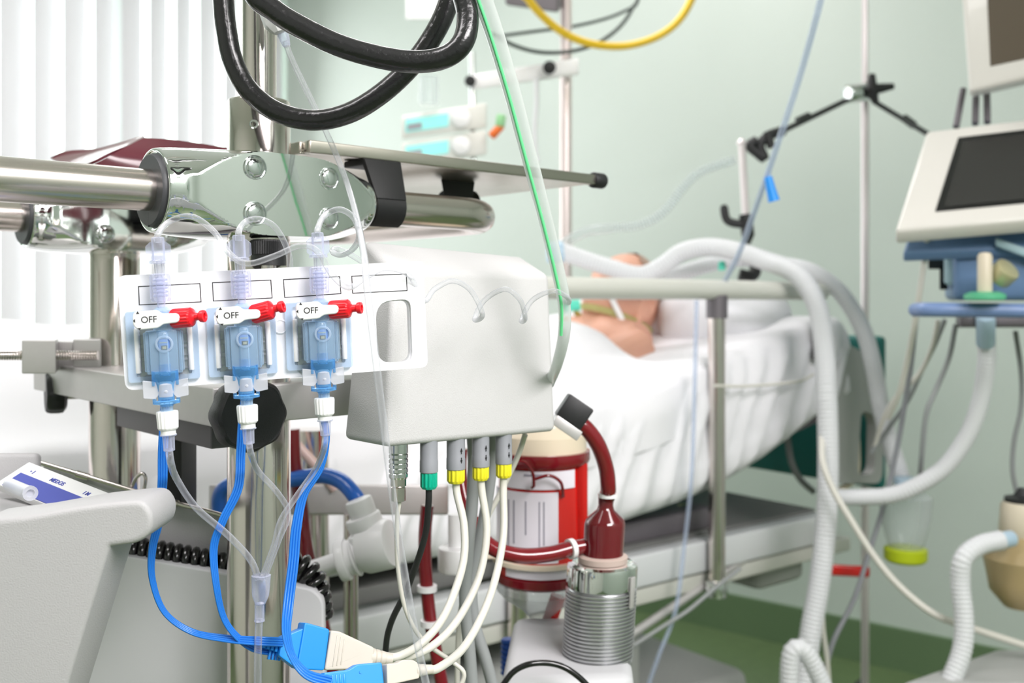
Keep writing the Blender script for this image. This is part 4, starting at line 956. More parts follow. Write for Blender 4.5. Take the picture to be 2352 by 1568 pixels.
# ================================================================ breathing hoses
VH = 'white corrugated breathing hose '
hose('ventilator_hose', VH + 'arching over the bed and dropping straight down past the bed end', 'hose', [(1285, 576, 2.25), (1330, 592, 2.25), (1400, 614, 2.24), (1470, 632, 2.22), (1520, 612, 2.2), (1565, 580, 2.18), (1620, 568, 2.16), (1680, 574, 2.13), (1750, 596, 2.1), (1830, 630, 2.05), (1876, 700, 2.02), (1893, 800, 2.0), (1900, 930, 1.97), (1902, 1080, 1.95), (1896, 1220, 1.93), (1880, 1350, 1.92), (1862, 1450, 1.91), (1846, 1580, 1.9)], .040, HOSEW, 8, 16, corr=.0012)
hose('ventilator_hose', VH + 'looping beyond the first one and down to the water trap', 'hose', [(1380, 662, 2.3), (1440, 655, 2.3), (1520, 640, 2.28), (1620, 610, 2.26), (1700, 594, 2.24), (1780, 606, 2.22), (1860, 622, 2.2), (1930, 672, 2.18), (1980, 752, 2.16), (2006, 840, 2.14), (2022, 930, 2.12), (2042, 1010, 2.1), (2065, 1080, 2.1), (2085, 1130, 2.08)], .036, HOSEW, 8, 16, corr=.0012)
hose('ventilator_hose', VH + 'hanging from the ventilator and swinging left to the hose bundle', 'hose', [(2264, 770, 1.85), (2266, 830, 1.86), (2252, 920, 1.88), (2222, 1000, 1.9), (2170, 1072, 1.92), (2100, 1118, 1.94), (2040, 1138, 1.96), (1960, 1142, 1.985), (1900, 1140, 2.0)], .032, HOSEW, 8, 16, corr=.001)
hose('ventilator_hose', VH + 'bending down from the humidifier bottle at the lower right', 'hose', [(2300, 1240, 1.78), (2250, 1252, 1.77), (2212, 1284, 1.76), (2206, 1340, 1.76), (2214, 1420, 1.75), (2210, 1490, 1.74), (2185, 1560, 1.73), (2140, 1660, 1.72)], .033, HOSEW, 8, 16, corr=.001)
hose('ventilator_hose', VH + 'curving up into view at the bottom edge', 'hose', [(1815, 1680, 1.72), (1812, 1570, 1.72), (1818, 1500, 1.72), (1842, 1490, 1.72), (1868, 1525, 1.72), (1900, 1600, 1.72), (1930, 1690, 1.72)], .031, HOSEW, 8, 16, corr=.001)
hose('catheter_mount', 'clear ribbed hose running up to the right from the breathing hose end', 'hose', [(1288, 565, 2.4), (1340, 534, 2.45), (1400, 524, 2.5), (1470, 516, 2.5), (1525, 486, 2.5), (1570, 430, 2.5), (1610, 394, 2.48), (1690, 366, 2.45)], .022, C_BAG, 8, 14, corr=.002)
bm = B(); cyl(bm, P(1255, 580, 2.25), P(1295, 578, 2.25), .024, 24, bev=.004); tag(fin(bm, 'hose_coupling', LBLUE, None), 'pale blue coupling at the end of the breathing hose behind the striped tube', 'coupling')
for (x, y, d, r, m, lab) in ((1658, 612, 2.2, .008, MINTC, 'tiny mint stopper on the breathing hose near the black clamp'),):
    bm = B(); lathe(bm, [(r, -.008), (r, .008), (r * .6, .012), (0, .012)], M.Translation(P(x, y, d - .03)), 18); tag(fin(bm, 'port_stopper', m), lab, 'stopper')
# water trap
wt = thing('water_trap', 'clear water trap with a lime green base hanging at the hose end', 'water trap', P(2080, 1285, 2.05))
k = 2.05 / F; ax0 = frame(P(2080, 1100, 2.05), V((1, 0, 0)), V((0, -1, 0)), V((0, 0, -1)))
bm = B(); lathe(bm, [(22 * k, 0), (30 * k, 20 * k), (58 * k, 40 * k), (56 * k, 90 * k), (40 * k, 150 * k), (34 * k, 162 * k)], ax0, 28); fin(bm, 'clear_cup', C_BAG, wt)
bm = B(); lathe(bm, [(40 * k, 156 * k), (48 * k, 160 * k), (48 * k, 182 * k), (42 * k, 188 * k)], ax0, 28); fin(bm, 'base_cap', LIME, wt)
bm = B(); lathe(bm, [(24 * k, -4 * k), (26 * k, 0), (26 * k, 34 * k), (20 * k, 38 * k)], ax0, 24); fin(bm, 'top_collar', LBLUE, wt)
rl_ = thing('red_lever', 'red lever sticking out at the end of the bed frame', 'lever', P(1950, 1325, 2.12))
bm = B(); hexa(bm, [P(x, y, d) for d in (2.12, 2.14) for x, y in ((1885, 1320), (1998, 1326), (1998, 1300), (1885, 1294))], .006); fin(bm, 'grip', REDT, rl_)
# ================================================================ drip stand with jointed arm
iv = thing('infusion_stand', 'tall slim steel stand behind the bed end, carrying the jointed black arm', 'stand', V((P(1987, 0, 2.65).x, 2.65, 0)))
x_ = P(1987, 0, 2.65).x
bm = B(); cyl(bm, V((x_, 2.65, .03)), V((x_, 2.65, 1.72)), .0105, 20); fin(bm, 'lower_tube', PSTEEL, iv)
bm = B(); cyl(bm, V((x_, 2.65, 1.60)), V((x_, 2.65, 2.15)), .0085, 20); fin(bm, 'upper_tube', PSTEEL, iv)
for i in range(5):
    a = 2 * math.pi * i / 5; bm = B(); cyl(bm, V((x_, 2.65, .06)), V((x_ + .26 * math.cos(a), 2.65 + .26 * math.sin(a), .045)), .014, 14); cyl(bm, V((x_ + .26 * math.cos(a), 2.65 + .26 * math.sin(a) - .012, .025)), V((x_ + .26 * math.cos(a), 2.65 + .26 * math.sin(a) + .012, .025)), .025, 18); fin(bm, 'foot', BEDD, iv)
ja = thing('jointed_arm', 'black jointed holder arm clamped to the slim stand', 'arm', P(1985, 215, 2.62))
d = 2.62
bm = B(); cyl(bm, P(1945, 216, d - .02), P(1992, 212, d), .024, 24, bev=.005); fin(bm, 'clamp_block', BOLT, ja)
bm = B()
for x, y in ((2003, 170), (2052, 198), (2012, 238)):
    sweep(bm, [P(2002, 206, d - .03), P((2002 + x) / 2, (206 + y) / 2, d - .03), P(x, y, d - .03)], [.015, .012, .008], 14)
fin(bm, 'star_handle', BLACKP, ja)
bm = B(); cyl(bm, P(1955, 225, d), P(1795, 302, 2.55), .0075, 14); cyl(bm, P(1858, 266, 2.577), P(1832, 278, 2.566), .0105, 14); fin(bm, 'rod', DROD, ja)
bm = B(); cyl(bm, P(2012, 236, d), P(2135, 310, 2.5), .0068, 14); cyl(bm, P(2075, 270, 2.566), P(2100, 288, 2.55), .0105, 14); fin(bm, 'rod', DROD, ja)
bm = B(); sweep(bm, path([(1800, 300, 2.55), (1765, 312, 2.54), (1745, 335, 2.54), (1755, 362, 2.54), (1740, 352, 2.54), (1722, 335, 2.54), (1738, 322, 2.54)], 5), .013, 12); sweep(bm, path([(1762, 302, 2.53), (1772, 340, 2.53)], 3), .011, 12); fin(bm, 'joint_clamp', BLACKP, ja)
bm = B(); cyl(bm, P(1704, 330, 2.52), P(1713, 500, 2.45), .0095, 16); lathe(bm, [(.012, 0), (.013, .006), (.006, .014), (0, .014)], M.Translation(P(1704, 332, 2.52)), 16); fin(bm, 'drop_rod', PSTEEL, ja)
bm = B(); sweep(bm, path([(1662, 470, 2.44), (1670, 505, 2.44), (1700, 514, 2.44), (1716, 505, 2.44)], 5), [.006] + [.0105] * 15, 12); sweep(bm, [P(1712, 492, 2.44), P(1718, 540, 2.44), P(1716, 560, 2.44)], [.016, .016, .008], 14); fin(bm, 'lever_clamp', BLACKP, ja)
bm = B(); sweep(bm, [P(1717, 555, 2.42), P(1716, 590, 2.3), P(1720, 600, 2.2), P(1734, 592, 2.19)], .006, 12); sweep(bm, path([(1734, 590, 2.2), (1734, 626, 2.19), (1718, 634, 2.18), (1698, 630, 2.18)], 4), .013, 12); fin(bm, 'hose_hook', BLACKP, ja)
hose('drip_line', 'pale bluish line slanting from the top down to the hose clamp', 'tube', [(1960, -420, 1.46), (1895, -60, 1.5), (1880, 20, 1.52), (1840, 165, 1.6), (1800, 290, 1.66), (1766, 390, 1.72), (1735, 480, 1.8), (1698, 580, 1.9), (1660, 655, 2.0)], .0105, C_BLUT)
rc = thing('roller_clamp', 'small bright blue clamp hanging on the slanting drip line', 'clamp', P(1775, 460, 1.72))
bm = B(); sweep(bm, [P(1764, 406, 1.72), P(1772, 440, 1.72), P(1778, 462, 1.72)], [.007, .0085, .010], 14); fin(bm, 'clamp_body', BLUEP, rc)
# ================================================================ ventilator on the right
ve = thing('ventilator', 'blue and warm white ventilator with a tilted dark screen at the right edge', 'ventilator', V((P(2420, 0, 1.95).x, 1.95, 0)))
BL, BR_, TR, TL = P(2056, 528, 1.74), P(2520, 488, 1.66), P(2540, 250, 1.86), P(2128, 300, 1.92)
def plate4(bm, a, b, c, d, n, t0, t1, bev=0): hexa(bm, [p + n * t0 for p in (a, b, c, d)] + [p + n * t1 for p in (a, b, c, d)], bev)
def lerp4(u, v, q): return q[0].lerp(q[1], u).lerp(q[3].lerp(q[2], u), v)
nn = (BR_ - BL).cross(TL - BL).normalized()
if nn.y > 0: nn = -nn
Q = (BL, BR_, TR, TL)
bm = B(); plate4(bm, BL, BR_, TR, TL, nn, -.035, 0, .008); fin(bm, 'monitor_housing', VENTW, ve)
bm = B(); plate4(bm, *[lerp4(u, v, Q) for u, v in ((.185, .14), (.93, .14), (.92, .875), (.20, .875))], nn, -.004, .0012); fin(bm, 'bezel', BEZEL, ve)
bm = B(); plate4(bm, *[lerp4(u, v, Q) for u, v in ((.225, .17), (.91, .17), (.90, .82), (.235, .82))], nn, -.002, .0022); fin(bm, 'screen', SCREEN, ve)
bm = B(); plate4(bm, P(2075, 545, 1.77), P(2530, 525, 1.70), TR, TL + V((.02, 0, 0)), nn, -.06, -.036, .006); fin(bm, 'monitor_back', VENTB, ve)
bm = B(); hexa(bm, [P(x, y, d_) for y in (690, 545) for x, d_ in ((2190, 1.80), (2560, 1.72), (2560, 2.1), (2170, 2.1))], .012); fin(bm, 'body', VENTB, ve)
bm = B(); hexa(bm, [P(x, y, d_) for y in (655, 548) for x, d_ in ((2168, 1.83), (2205, 1.81), (2205, 1.86), (2168, 1.88))], .008); fin(bm, 'side_panel', VENTL, ve)
bm = B(); hexa(bm, [P(x, y, d_) for x, y, d_ in ((2286, 565, 1.75), (2560, 670, 1.7), (2560, 670, 1.75), (2286, 565, 1.79), (2286, 545, 1.75), (2560, 640, 1.7), (2560, 640, 1.75), (2286, 545, 1.79))], .004); fin(bm, 'trim_strip', VENTL, ve)
bm = B(); sweep(bm, path([(2098, 712, 1.80), (2110, 711, 1.77), (2140, 711, 1.74), (2250, 712, 1.72), (2380, 714, 1.70), (2560, 716, 1.68)], 6), [.007, .009, .011] + [.0125] * 28, 20); fin(bm, 'handle', VENTH, ve)
bm = B(); hexa(bm, [P(x, y, d_) for y in (752, 722) for x, d_ in ((2205, 1.82), (2560, 1.78), (2560, 2.05), (2195, 2.05))], .006); fin(bm, 'underside', DALU, ve)
xc = P(2430, 0, 1.95).x
bm = B(); cyl(bm, V((xc, 1.95, .12)), V((xc, 1.95, P(0, 745, 1.95).z)), .035, 28); fin(bm, 'column', BEDG, ve)
bm = B(); hexa(bm, [V((xc + a, 1.95 + b, z)) for z in (.06, .16) for a, b in ((-.24, -.28), (.24, -.28), (.24, .25), (-.24, .25))], .02); fin(bm, 'base', BEDG, ve)
bm = B(); hexa(bm, [P(x, y, d_) - ZU * t for t in (.07, 0) for x, y, d_ in ((2060, 1569, 1.7), (2520, 1569, 1.7), (2520, 1489, 1.87), (2285, 1489, 1.87))], .01); fin(bm, 'lower_shelf', BEDG, ve)
for a in (-.2, .2):
    for b in (-.22, .2):
        bm = B(); cyl(bm, V((xc + a - .012, 1.95 + b, .04)), V((xc + a + .012, 1.95 + b, .04)), .04, 20); cyl(bm, V((xc + a, 1.95 + b, .04)), V((xc + a, 1.95 + b, .09)), .012, 10); fin(bm, 'castor', BLACKP, ve)
bm = B(); k = 1.72 / F; c = P(2262, 690, 1.70); lathe(bm, [(40 * k, 0), (44 * k, 4 * k), (44 * k, 14 * k), (30 * k, 20 * k)], M.Translation(c), 28); fin(bm, 'valve_seat', mat('green_plastic', rgb(96, 190, 146), .4), ve)
bm = B(); lathe(bm, [(15 * k, 16 * k), (16 * k, 22 * k), (16 * k, 100 * k), (12 * k, 108 * k), (0, 110 * k)], M.Translation(c), 24); fin(bm, 'flow_sensor', IVORY, ve)
bm = B(); cyl(bm, P(2290, 640, 1.72), P(2318, 615, 1.70), .022, 22, bev=.004); fin(bm, 'gas_inlet', mat('pale_brass', rgb(206, 200, 160), .35, .5), ve)
bm = B(); cyl(bm, P(2264, 724, 1.80), P(2264, 790, 1.84), .0165, 22, bev=.003); fin(bm, 'hose_cuff', LBLUE, ve)
bm = B(); hexa(bm, [P(x, y, d_) for y in (665, 605) for x, d_ in ((2158, 1.86), (2178, 1.86), (2178, 1.90), (2158, 1.90))], .002); hexa(bm, [P(x, y, d_) for y in (618, 590) for x, d_ in ((2132, 1.86), (2178, 1.86), (2178, 1.90), (2132, 1.90))], .002); fin(bm, 'side_bracket', BLACKP, ve)
# upper monitor on its two tubes
um = thing('patient_monitor', 'pale patient monitor with a brown screen at the top right corner', 'monitor', P(2300, 210, 1.95))
Q2 = (P(2226, 212, 1.92), P(2620, 120, 1.80), P(2620, -240, 1.82), P(2196, -200, 1.96)); n2 = (Q2[1] - Q2[0]).cross(Q2[3] - Q2[0]).normalized()
if n2.y > 0: n2 = -n2
bm = B(); plate4(bm, *Q2, n2, -.05, 0, .01); fin(bm, 'housing', VENTW, um)
bm = B(); plate4(bm, *[lerp4(u, v, Q2) for u, v in ((.14, .115), (.94, .115), (.94, .9), (.155, .9))], n2, -.002, .0018); fin(bm, 'screen', SCREEN2, um)
for i, (a, b) in enumerate((((2212, 205), (2196, 292)), ((2242, 205), (2240, 285)), ((2266, 200), (2268, 282)))):
    bm = B(); cyl(bm, P(*a, 2.0), P(*b, 1.97), .0065, 12); fin(bm, 'support_tube', DALU, um)
# leads and lines below the ventilator
def lead(label, pts, w, m, cat='cable', name='ventilator_lead'): return hose(name, label, cat, pts, w, m)
lead('pale cord dropping from the left underside of the ventilator monitor', [(2128, 548, 1.80), (2120, 620, 1.82), (2108, 700, 1.85), (2090, 800, 1.9), (2066, 900, 1.95), (2040, 960, 2.0)], .011, CREAM)
lead('dark grey lead crossing the green wall from the blue handle to the floor', [(2104, 730, 1.9), (2092, 840, 1.95), (2078, 930, 2.0), (2058, 1040, 2.02), (2030, 1160, 2.03), (1990, 1290, 2.03), (1960, 1380, 2.02), (1915, 1470, 2.0), (1890, 1560, 2.0)], .0105, GREYP)
lead('pale lead under the ventilator, second from its left end', [(2155, 735, 1.95), (2140, 800, 1.97), (2110, 860, 2.0), (2060, 910, 2.03), (2030, 960, 2.06), (2008, 1030, 2.1)], .010, CREAM)
lead('bluish grey lead under the ventilator swinging left', [(2170, 735, 1.97), (2148, 790, 2.0), (2118, 850, 2.02), (2085, 920, 2.05), (2040, 985, 2.08), (2000, 1040, 2.1)], .009, GREYC)
lead('warm grey lead hanging in a long curve left of the big hose', [(2195, 745, 1.93), (2180, 820, 1.93), (2152, 890, 1.93), (2128, 950, 1.93), (2118, 1040, 1.95), (2112, 1110, 2.0)], .010, GREYC)
lead('olive grey lead hanging near the right edge', [(2332, 760, 1.95), (2346, 860, 1.95), (2345, 940, 1.95), (2330, 1010, 1.95), (2326, 1080, 1.95), (2338, 1140, 1.95)], .0095, GREYC)
lead('long white cord sweeping from the bed end to the lower right', [(1893, 930, 2.0), (1888, 1010, 1.95), (1891, 1065, 1.9), (1914, 1125, 1.88), (1955, 1195, 1.86), (2010, 1280, 1.84), (2070, 1350, 1.82), (2150, 1412, 1.8), (2250, 1448, 1.8), (2380, 1490, 1.8)], .0125, CREAM, 'cord', 'extension_cord')
lead('thin pale cord beside the straight hanging hose', [(1888, 1360, 1.97), (1890, 1440, 1.97), (1900, 1520, 1.97), (1908, 1640, 1.97)], .010, CREAM)
lead('clear grey line hanging in front of the bed post', [(1600, 690, 1.93), (1594, 950, 1.9), (1588, 1100, 1.9), (1572, 1250, 1.9), (1552, 1400, 1.88), (1515, 1500, 1.86), (1480, 1600, 1.85)], .008, C_BLUT, 'tube', 'drain_line')
lead('thin pale line slanting over the bed base', [(1455, 1482, 1.8), (1520, 1440, 1.82), (1580, 1402, 1.84), (1640, 1352, 1.86), (1700, 1305, 1.9)], .0075, GREYC, 'tube', 'drain_line')
lead('grey hose behind the bed head, curling to the deck', [(1808, 1000, 2.5), (1818, 1060, 2.5), (1838, 1100, 2.5), (1870, 1130, 2.5)], .016, GREYC, 'hose', 'bed_cable')
lead('beige cable bending round below the guard plate', [(1962, 930, 2.36), (1968, 1030, 2.34), (1966, 1090, 2.32), (1945, 1115, 2.3), (1920, 1130, 2.28)], .016, IVORY, 'cable', 'bed_cable')
lead('thin white cord stretched across the pleated sheet', [(1640, 886, 1.95), (1720, 886, 2.0), (1830, 876, 2.1), (1868, 860, 2.13)], .006, CREAM, 'cord', 'elastic_cord')
# humidifier
hm = thing('humidifier', 'amber humidifier bottle with an ivory top and black cap at the right edge', 'humidifier', P(2345, 1400, 1.85))
k = 1.85 / F; hf = frame(P(2348, 1130, 1.85), V((1, 0, 0)), V((0, -1, 0)), V((0, 0, -1)))
bm = B(); lathe(bm, [(8 * k, -10 * k), (14 * k, 0), (20 * k, 8 * k), (38 * k, 12 * k), (38 * k, 24 * k)], hf, 28); fin(bm, 'cap', BLACKP, hm)
bm = B(); lathe(bm, [(40 * k, 22 * k), (46 * k, 30 * k), (50 * k, 92 * k), (44 * k, 102 * k)], hf, 28); fin(bm, 'head', IVORY, hm)
bm = B(); lathe(bm, [(46 * k, 98 * k), (60 * k, 110 * k), (84 * k, 150 * k), (74 * k, 200 * k), (70 * k, 226 * k), (48 * k, 252 * k), (40 * k, 262 * k)], hf, 32); fin(bm, 'bottle', AMBER, hm)
bm = B(); cyl(bm, P(2262, 1248, 1.78), P(2325, 1236, 1.80), .0145, 22, bev=.002); fin(bm, 'hose_cuff', LBLUE, hm)
bm = B(); hexa(bm, [P(x, y, d_) for y in (1230, 1204) for x, d_ in ((2296, 1.88), (2420, 1.88), (2420, 1.95), (2296, 1.95))], .003); fin(bm, 'bracket', BLACKP, hm)
# ================================================================ blood circuit between trolley and bed
DP = 1.0; k = DP / F
def dn_(px, py, d, tilt=0.): return frame(P(px, py, d), V((1, 0, 0)), V((0, -1, 0)), V((tilt, 0, -1)).normalized())
pu = thing('blood_pump', 'silver ribbed pump motor with a dark red pump head on top', 'blood pump', P(1380, 1540, DP))
pf = dn_(1393, 1130, DP, -.055)
bm = B(); lathe(bm, [(14 * k, -2 * k), (19 * k, 4 * k), (17 * k, 30 * k), (20 * k, 40 * k), (44 * k, 62 * k), (47 * k, 72 * k), (46 * k, 140 * k), (47 * k, 146 * k)], pf, 40); fin(bm, 'pump_head', BLOOD2, pu)
bm = B(); lathe(bm, [(50 * k, 142 * k), (57 * k, 146 * k), (57 * k, 158 * k), (54 * k, 162 * k), (57 * k, 166 * k), (57 * k, 176 * k), (50 * k, 178 * k)], pf, 40); fin(bm, 'locking_ring', mat('dusty_rose_plastic', rgb(206, 186, 176), .35), pu)
bm = B(); lathe(bm, [(56 * k, 168 * k), (70 * k, 160 * k), (79 * k, 164 * k), (81 * k, 170 * k), (81 * k, 212 * k), (77 * k, 216 * k), (60 * k, 218 * k)], pf, 56); fin(bm, 'chrome_collar', CHROME, pu)
pr = [(72 * k, 214 * k)]
for i in range(19): y = 219 + i * 8.3; pr += [(76 * k, y * k), (81 * k, (y + .8) * k), (81.5 * k, (y + 2.6) * k), (81 * k, (y + 4.8) * k), (76 * k, (y + 6.4) * k)]
pr += [(76 * k, 378 * k), (80 * k, 380 * k), (80 * k, 430 * k)]
bm = B(); lathe(bm, pr, pf, 64); fin(bm, 'motor_fins', RIBM, pu, 25)
bm = B(); box(bm, pf @ M.Translation((64 * k, 54 * k, 215 * k)) @ M.Rotation(R(38), 4, 'Z'), 6 * k, 16 * k, 70 * k, .0008); fin(bm, 'latch', ALU, pu)
pcs = thing('pump_pedestal', 'grey pedestal under the ribbed pump, at the bottom edge', 'pedestal', V((P(1330, 0, 1.02).x, 1.02, 0)))
zt = P(0, 1512, .985).z
bm = B(); hexa(bm, [V((P(x, 0, 1.0).x, y, z)) for z in (0, zt) for x, y in ((1150, .93), (1440, .94), (1470, 1.12), (1180, 1.12))], .012); fin(bm, 'pedestal_body', CONS2, pcs)
hose('sensor_cable', 'black cable curving over the pedestal in front of the pump', 'cable', [(1150, 1580, .90), (1180, 1542, .90), (1220, 1524, .90), (1270, 1524, .905), (1310, 1540, .905), (1350, 1575, .905), (1375, 1620, .905)], .0055, COIL)
# oxygenator
ox = thing('oxygenator', 'red cylindrical oxygenator with white labels and a clear bottom bowl', 'oxygenator', P(1240, 1390, 1.12))
k = 1.12 / F; of = dn_(1242, 1000, 1.12)
bm = B(); lathe(bm, [(40 * k, -34 * k), (80 * k, -22 * k), (104 * k, -4 * k), (106 * k, 32 * k), (100 * k, 34 * k)], of, 48); fin(bm, 'lid', mat('straw_lid', rgb(222, 208, 184), .25, coat=.4), ox)
bm = B(); lathe(bm, [(100 * k, 30 * k), (113 * k, 32 * k), (114 * k, 50 * k), (110 * k, 58 * k), (96 * k, 60 * k)], of, 48); fin(bm, 'red_ring', BLOOD, ox)
bm = B(); lathe(bm, [(96 * k, 56 * k), (97 * k, 120 * k), (100 * k, 300 * k), (98 * k, 318 * k)], of, 48); fin(bm, 'red_shell', REDT, ox)
bm = B(); lathe(bm, [(99 * k, 306 * k), (105 * k, 310 * k), (105 * k, 326 * k), (98 * k, 332 * k)], of, 48); fin(bm, 'lower_ring', BLOOD, ox)
bm = B(); lathe(bm, [(98 * k, 330 * k), (103 * k, 336 * k), (102 * k, 350 * k), (84 * k, 370 * k), (50 * k, 392 * k), (30 * k, 410 * k), (22 * k, 430 * k)], of, 40); fin(bm, 'clear_bowl', C_BAG, ox)
def wrap(name, m, x0, x1, y0, y1, r, parent, rise=0):
    bm = B(); rows = []
    a0, a1 = math.asin(max(-1, x0 / r)), math.asin(min(1, x1 / r))
    for i in range(17):
        a = a0 + (a1 - a0) * i / 16
        rows.append([bm.verts.new(of @ V((math.sin(a) * q * k, math.cos(a) * q * k, y * k))) for y, q in ((y0, r), (y1, r), (y1, r - 1), (y0, r - 1))])
    for a, b in zip(rows, rows[1:]):
        for j in range(4): bm.faces.new((a[j], a[(j + 1) % 4], b[(j + 1) % 4], b[j]))
    bm.faces.new(rows[0][::-1]); bm.faces.new(rows[-1]); return fin(bm, name, m, parent)
lb1 = wrap('upper_label', PAPER, -80, 74, 66, 106, 101, ox); lb2 = wrap('paper_label', PAPER, -101, 36, 112, 268, 102.5, ox); wrap('lower_label', PAPER, -80, 60, 284, 304, 103, ox)
for i, x in enumerate((-74, -62, -36, -6, 4)):
    wrap('print_line', PRINT, x - 1.5, x + 1.5, 132, 250 - (i % 3) * 22, 103, lb2)
wrap('print_line', PRINT, -40, 0, 72, 77, 101.6, lb1)
bm = B(); cyl(bm, of @ V((88 * k, 40 * k, 56 * k)), of @ V((88 * k, 40 * k, 306 * k)), 17 * k, 20, bev=3 * k); fin(bm, 'side_channel', C_RED, ox)
bm = B(); sweep(bm, path([(1160, 1078, 1.06), (1200, 1060, 1.055), (1222, 1082, 1.055), (1226, 1112, 1.06), (1222, 1120, 1.065)], 6), .0018, 10); sweep(bm, path([(1228, 1100, 1.06), (1262, 1092, 1.06), (1288, 1108, 1.065), (1294, 1140, 1.075)], 6), .0018, 10); fin(bm, 'sampling_line', BLOOD, ox)
# black sensor and blood tube
bs = thing('flow_sensor', 'black clamp-on sensor at the right corner below the box', 'sensor', P(1312, 975, .95))
c0, c1 = P(1290, 935, .95), P(1338, 968, .95); fm_, L0 = along(c0, c1)
bm = B(); box(bm, fm_ @ M.Translation((L0 / 2, .003, 0)), L0 * 1.15, .024, .024, .002); fin(bm, 'sensor_body', BLACKP, bs)
bm = B(); box(bm, fm_ @ M.Translation((L0 / 2 + .002, -.013, 0)), L0 * 1.2, .010, .024, .001); fin(bm, 'metal_shoe', ALU, bs)
BT = .0155
hose('blood_tube', 'dark red blood tube curving from the black sensor down to the pump head', 'blood tube', [(1318, 966, .97), (1345, 982, .97), (1374, 1022, .975), (1392, 1075, .985), (1397, 1120, .99), (1395, 1142, 1.0)], BT, BLOOD, 8, 20)
bm = B(); lathe(bm, [(.0085, -.002), (.0095, -.002), (.0095, .002), (.0085, .002)], dn_(1397, 1137, .995), 24); tag(fin(bm, 'cable_tie', WHITE2), 'white tie round the blood tube above the pump head', 'tie')
hose('blood_tube', 'dark red blood tube running level into the side of the pump head', 'blood tube', [(1090, 1196, 1.0), (1104, 1232, .99), (1140, 1262, .985), (1200, 1276, .985), (1262, 1272, .99), (1310, 1260, .995), (1350, 1252, 1.0)], BT, BLOOD, 8, 20)
bm = B(); lathe(bm, [(.0088, -.0025), (.010, -.0025), (.010, .0025), (.0088, .0025)], zframe(P(1312, 1260, .995), P(1340, 1254, 1.0) - P(1300, 1263, .99)), 24); tag(fin(bm, 'cable_tie', WHITE2), 'white tie round the level blood tube beside the pump', 'tie')
hose('blood_tube', 'dark red blood tube rising beside the first yellow connector', 'blood tube', [(1058, 1030, 1.02), (1056, 1080, 1.02), (1064, 1140, 1.01), (1084, 1196, 1.0), (1096, 1220, .995)], BT * .92, BLOOD, 8, 18)
hose('blood_tube', 'dark red blood tube hanging behind the black cable, with white ties', 'blood tube', [(982, 1160, 1.05), (976, 1230, 1.05), (978, 1320, 1.05), (988, 1420, 1.05), (1002, 1500, 1.05), (1020, 1600, 1.05)], BT * .9, BLOOD, 8, 18)
for y, x in ((1350, 981), (1430, 989)):
    bm = B(); lathe(bm, [(.008, -.003), (.0105, -.003), (.0105, .003), (.008, .003)], dn_(x, y, 1.05), 20); tag(fin(bm, 'cable_tie', WHITE2), 'white tie on the hanging blood tube, %s of two' % ('upper' if y < 1400 else 'lower'), 'tie')
hose('blood_tube', 'bright red flattened tube slanting below the oxygenator', 'blood tube', [(1282, 1368, 1.12), (1264, 1420, 1.12), (1240, 1490, 1.12), (1214, 1570, 1.12), (1190, 1650, 1.12)], .017, REDT, 8, 18)
hose('blood_tube', 'dark red blood tube behind the thick pole, right side', 'blood tube', [(672, 985, 1.12), (676, 1060, 1.12), (690, 1150, 1.12), (700, 1240, 1.11), (720, 1340, 1.11), (740, 1430, 1.11), (762, 1540, 1.11)], .016, BLOOD, 8, 18)
hose('pale_tube', 'pale pink tube slanting down to the right of the thick pole', 'tube', [(650, 985, 1.2), (690, 1030, 1.2), (735, 1080, 1.2), (770, 1125, 1.2)], .012, mat('pale_pink_tube', rgb(226, 196, 188), .35))
# blue hose and white fittings
hose('gas_hose', 'blue gas hose bending into the white fitting behind the pole', 'hose', [(505, 1200, 1.15), (508, 1130, 1.14), (560, 1104, 1.13), (640, 1104, 1.12), (700, 1096, 1.11), (745, 1092, 1.10), (785, 1106, 1.09), (815, 1138, 1.08), (830, 1165, 1.08)], .0175, BLUEH, 8, 20)
ft = thing('hose_fitting', 'white plastic elbow fitting joining the blue hose and the white pipe', 'fitting', P(860, 1280, 1.06))
def segc(bm, a, b, r, d1_=1.06, d2_=1.06, bev=.002): cyl(bm, P(*a, d1_), P(*b, d2_), r, 26, bev=bev)
bm = B(); segc(bm, (822, 1146), (838, 1190), .0145); segc(bm, (832, 1184), (842, 1212), .019); segc(bm, (838, 1205), (850, 1232), .014); fin(bm, 'hose_socket', WHITE2, ft)
bm = B(); segc(bm, (832, 1262), (905, 1245), .026, 1.06, 1.05, .006); segc(bm, (842, 1215), (862, 1262), .022); fin(bm, 'elbow', WHITE2, ft)
bm = B(); segc(bm, (778, 1288), (800, 1282), .0225); segc(bm, (798, 1282), (840, 1268), .0185); segc(bm, (812, 1280), (820, 1277), .021); fin(bm, 'union_nut', WHITE2, ft)
bm = B(); segc(bm, (702, 1314), (785, 1288), .0105, 1.08, 1.06); fin(bm, 'white_pipe', WHITE2, ft)
sp_ = thing('cross_rail', 'grey steel cross rail of the trolley behind the pole and the fitting', 'rail', P(800, 1180, 1.22))
bm = B(); hexa(bm, [P(x, y, d_) for y in (1182, 1112) for x, d_ in ((480, 1.18), (1030, 1.22), (1030, 1.245), (480, 1.205))], .003); fin(bm, 'bar', ALU, sp_)
bm = B(); cyl(bm, V((P(716, 0, 1.25).x, 1.25, 0)), P(716, 985, 1.25), .0215, 28); tag(fin(bm, 'steel_pole', STEEL), 'steel pole standing just right of the thick pole, behind the red tube', 'pole')
bm = B(); cyl(bm, V((P(806, 0, 1.17).x, 1.17, 0)), P(806, 1180, 1.17), .0085, 20); tag(fin(bm, 'steel_pole', STEEL), 'slim grey rod standing below the white elbow fitting', 'pole')
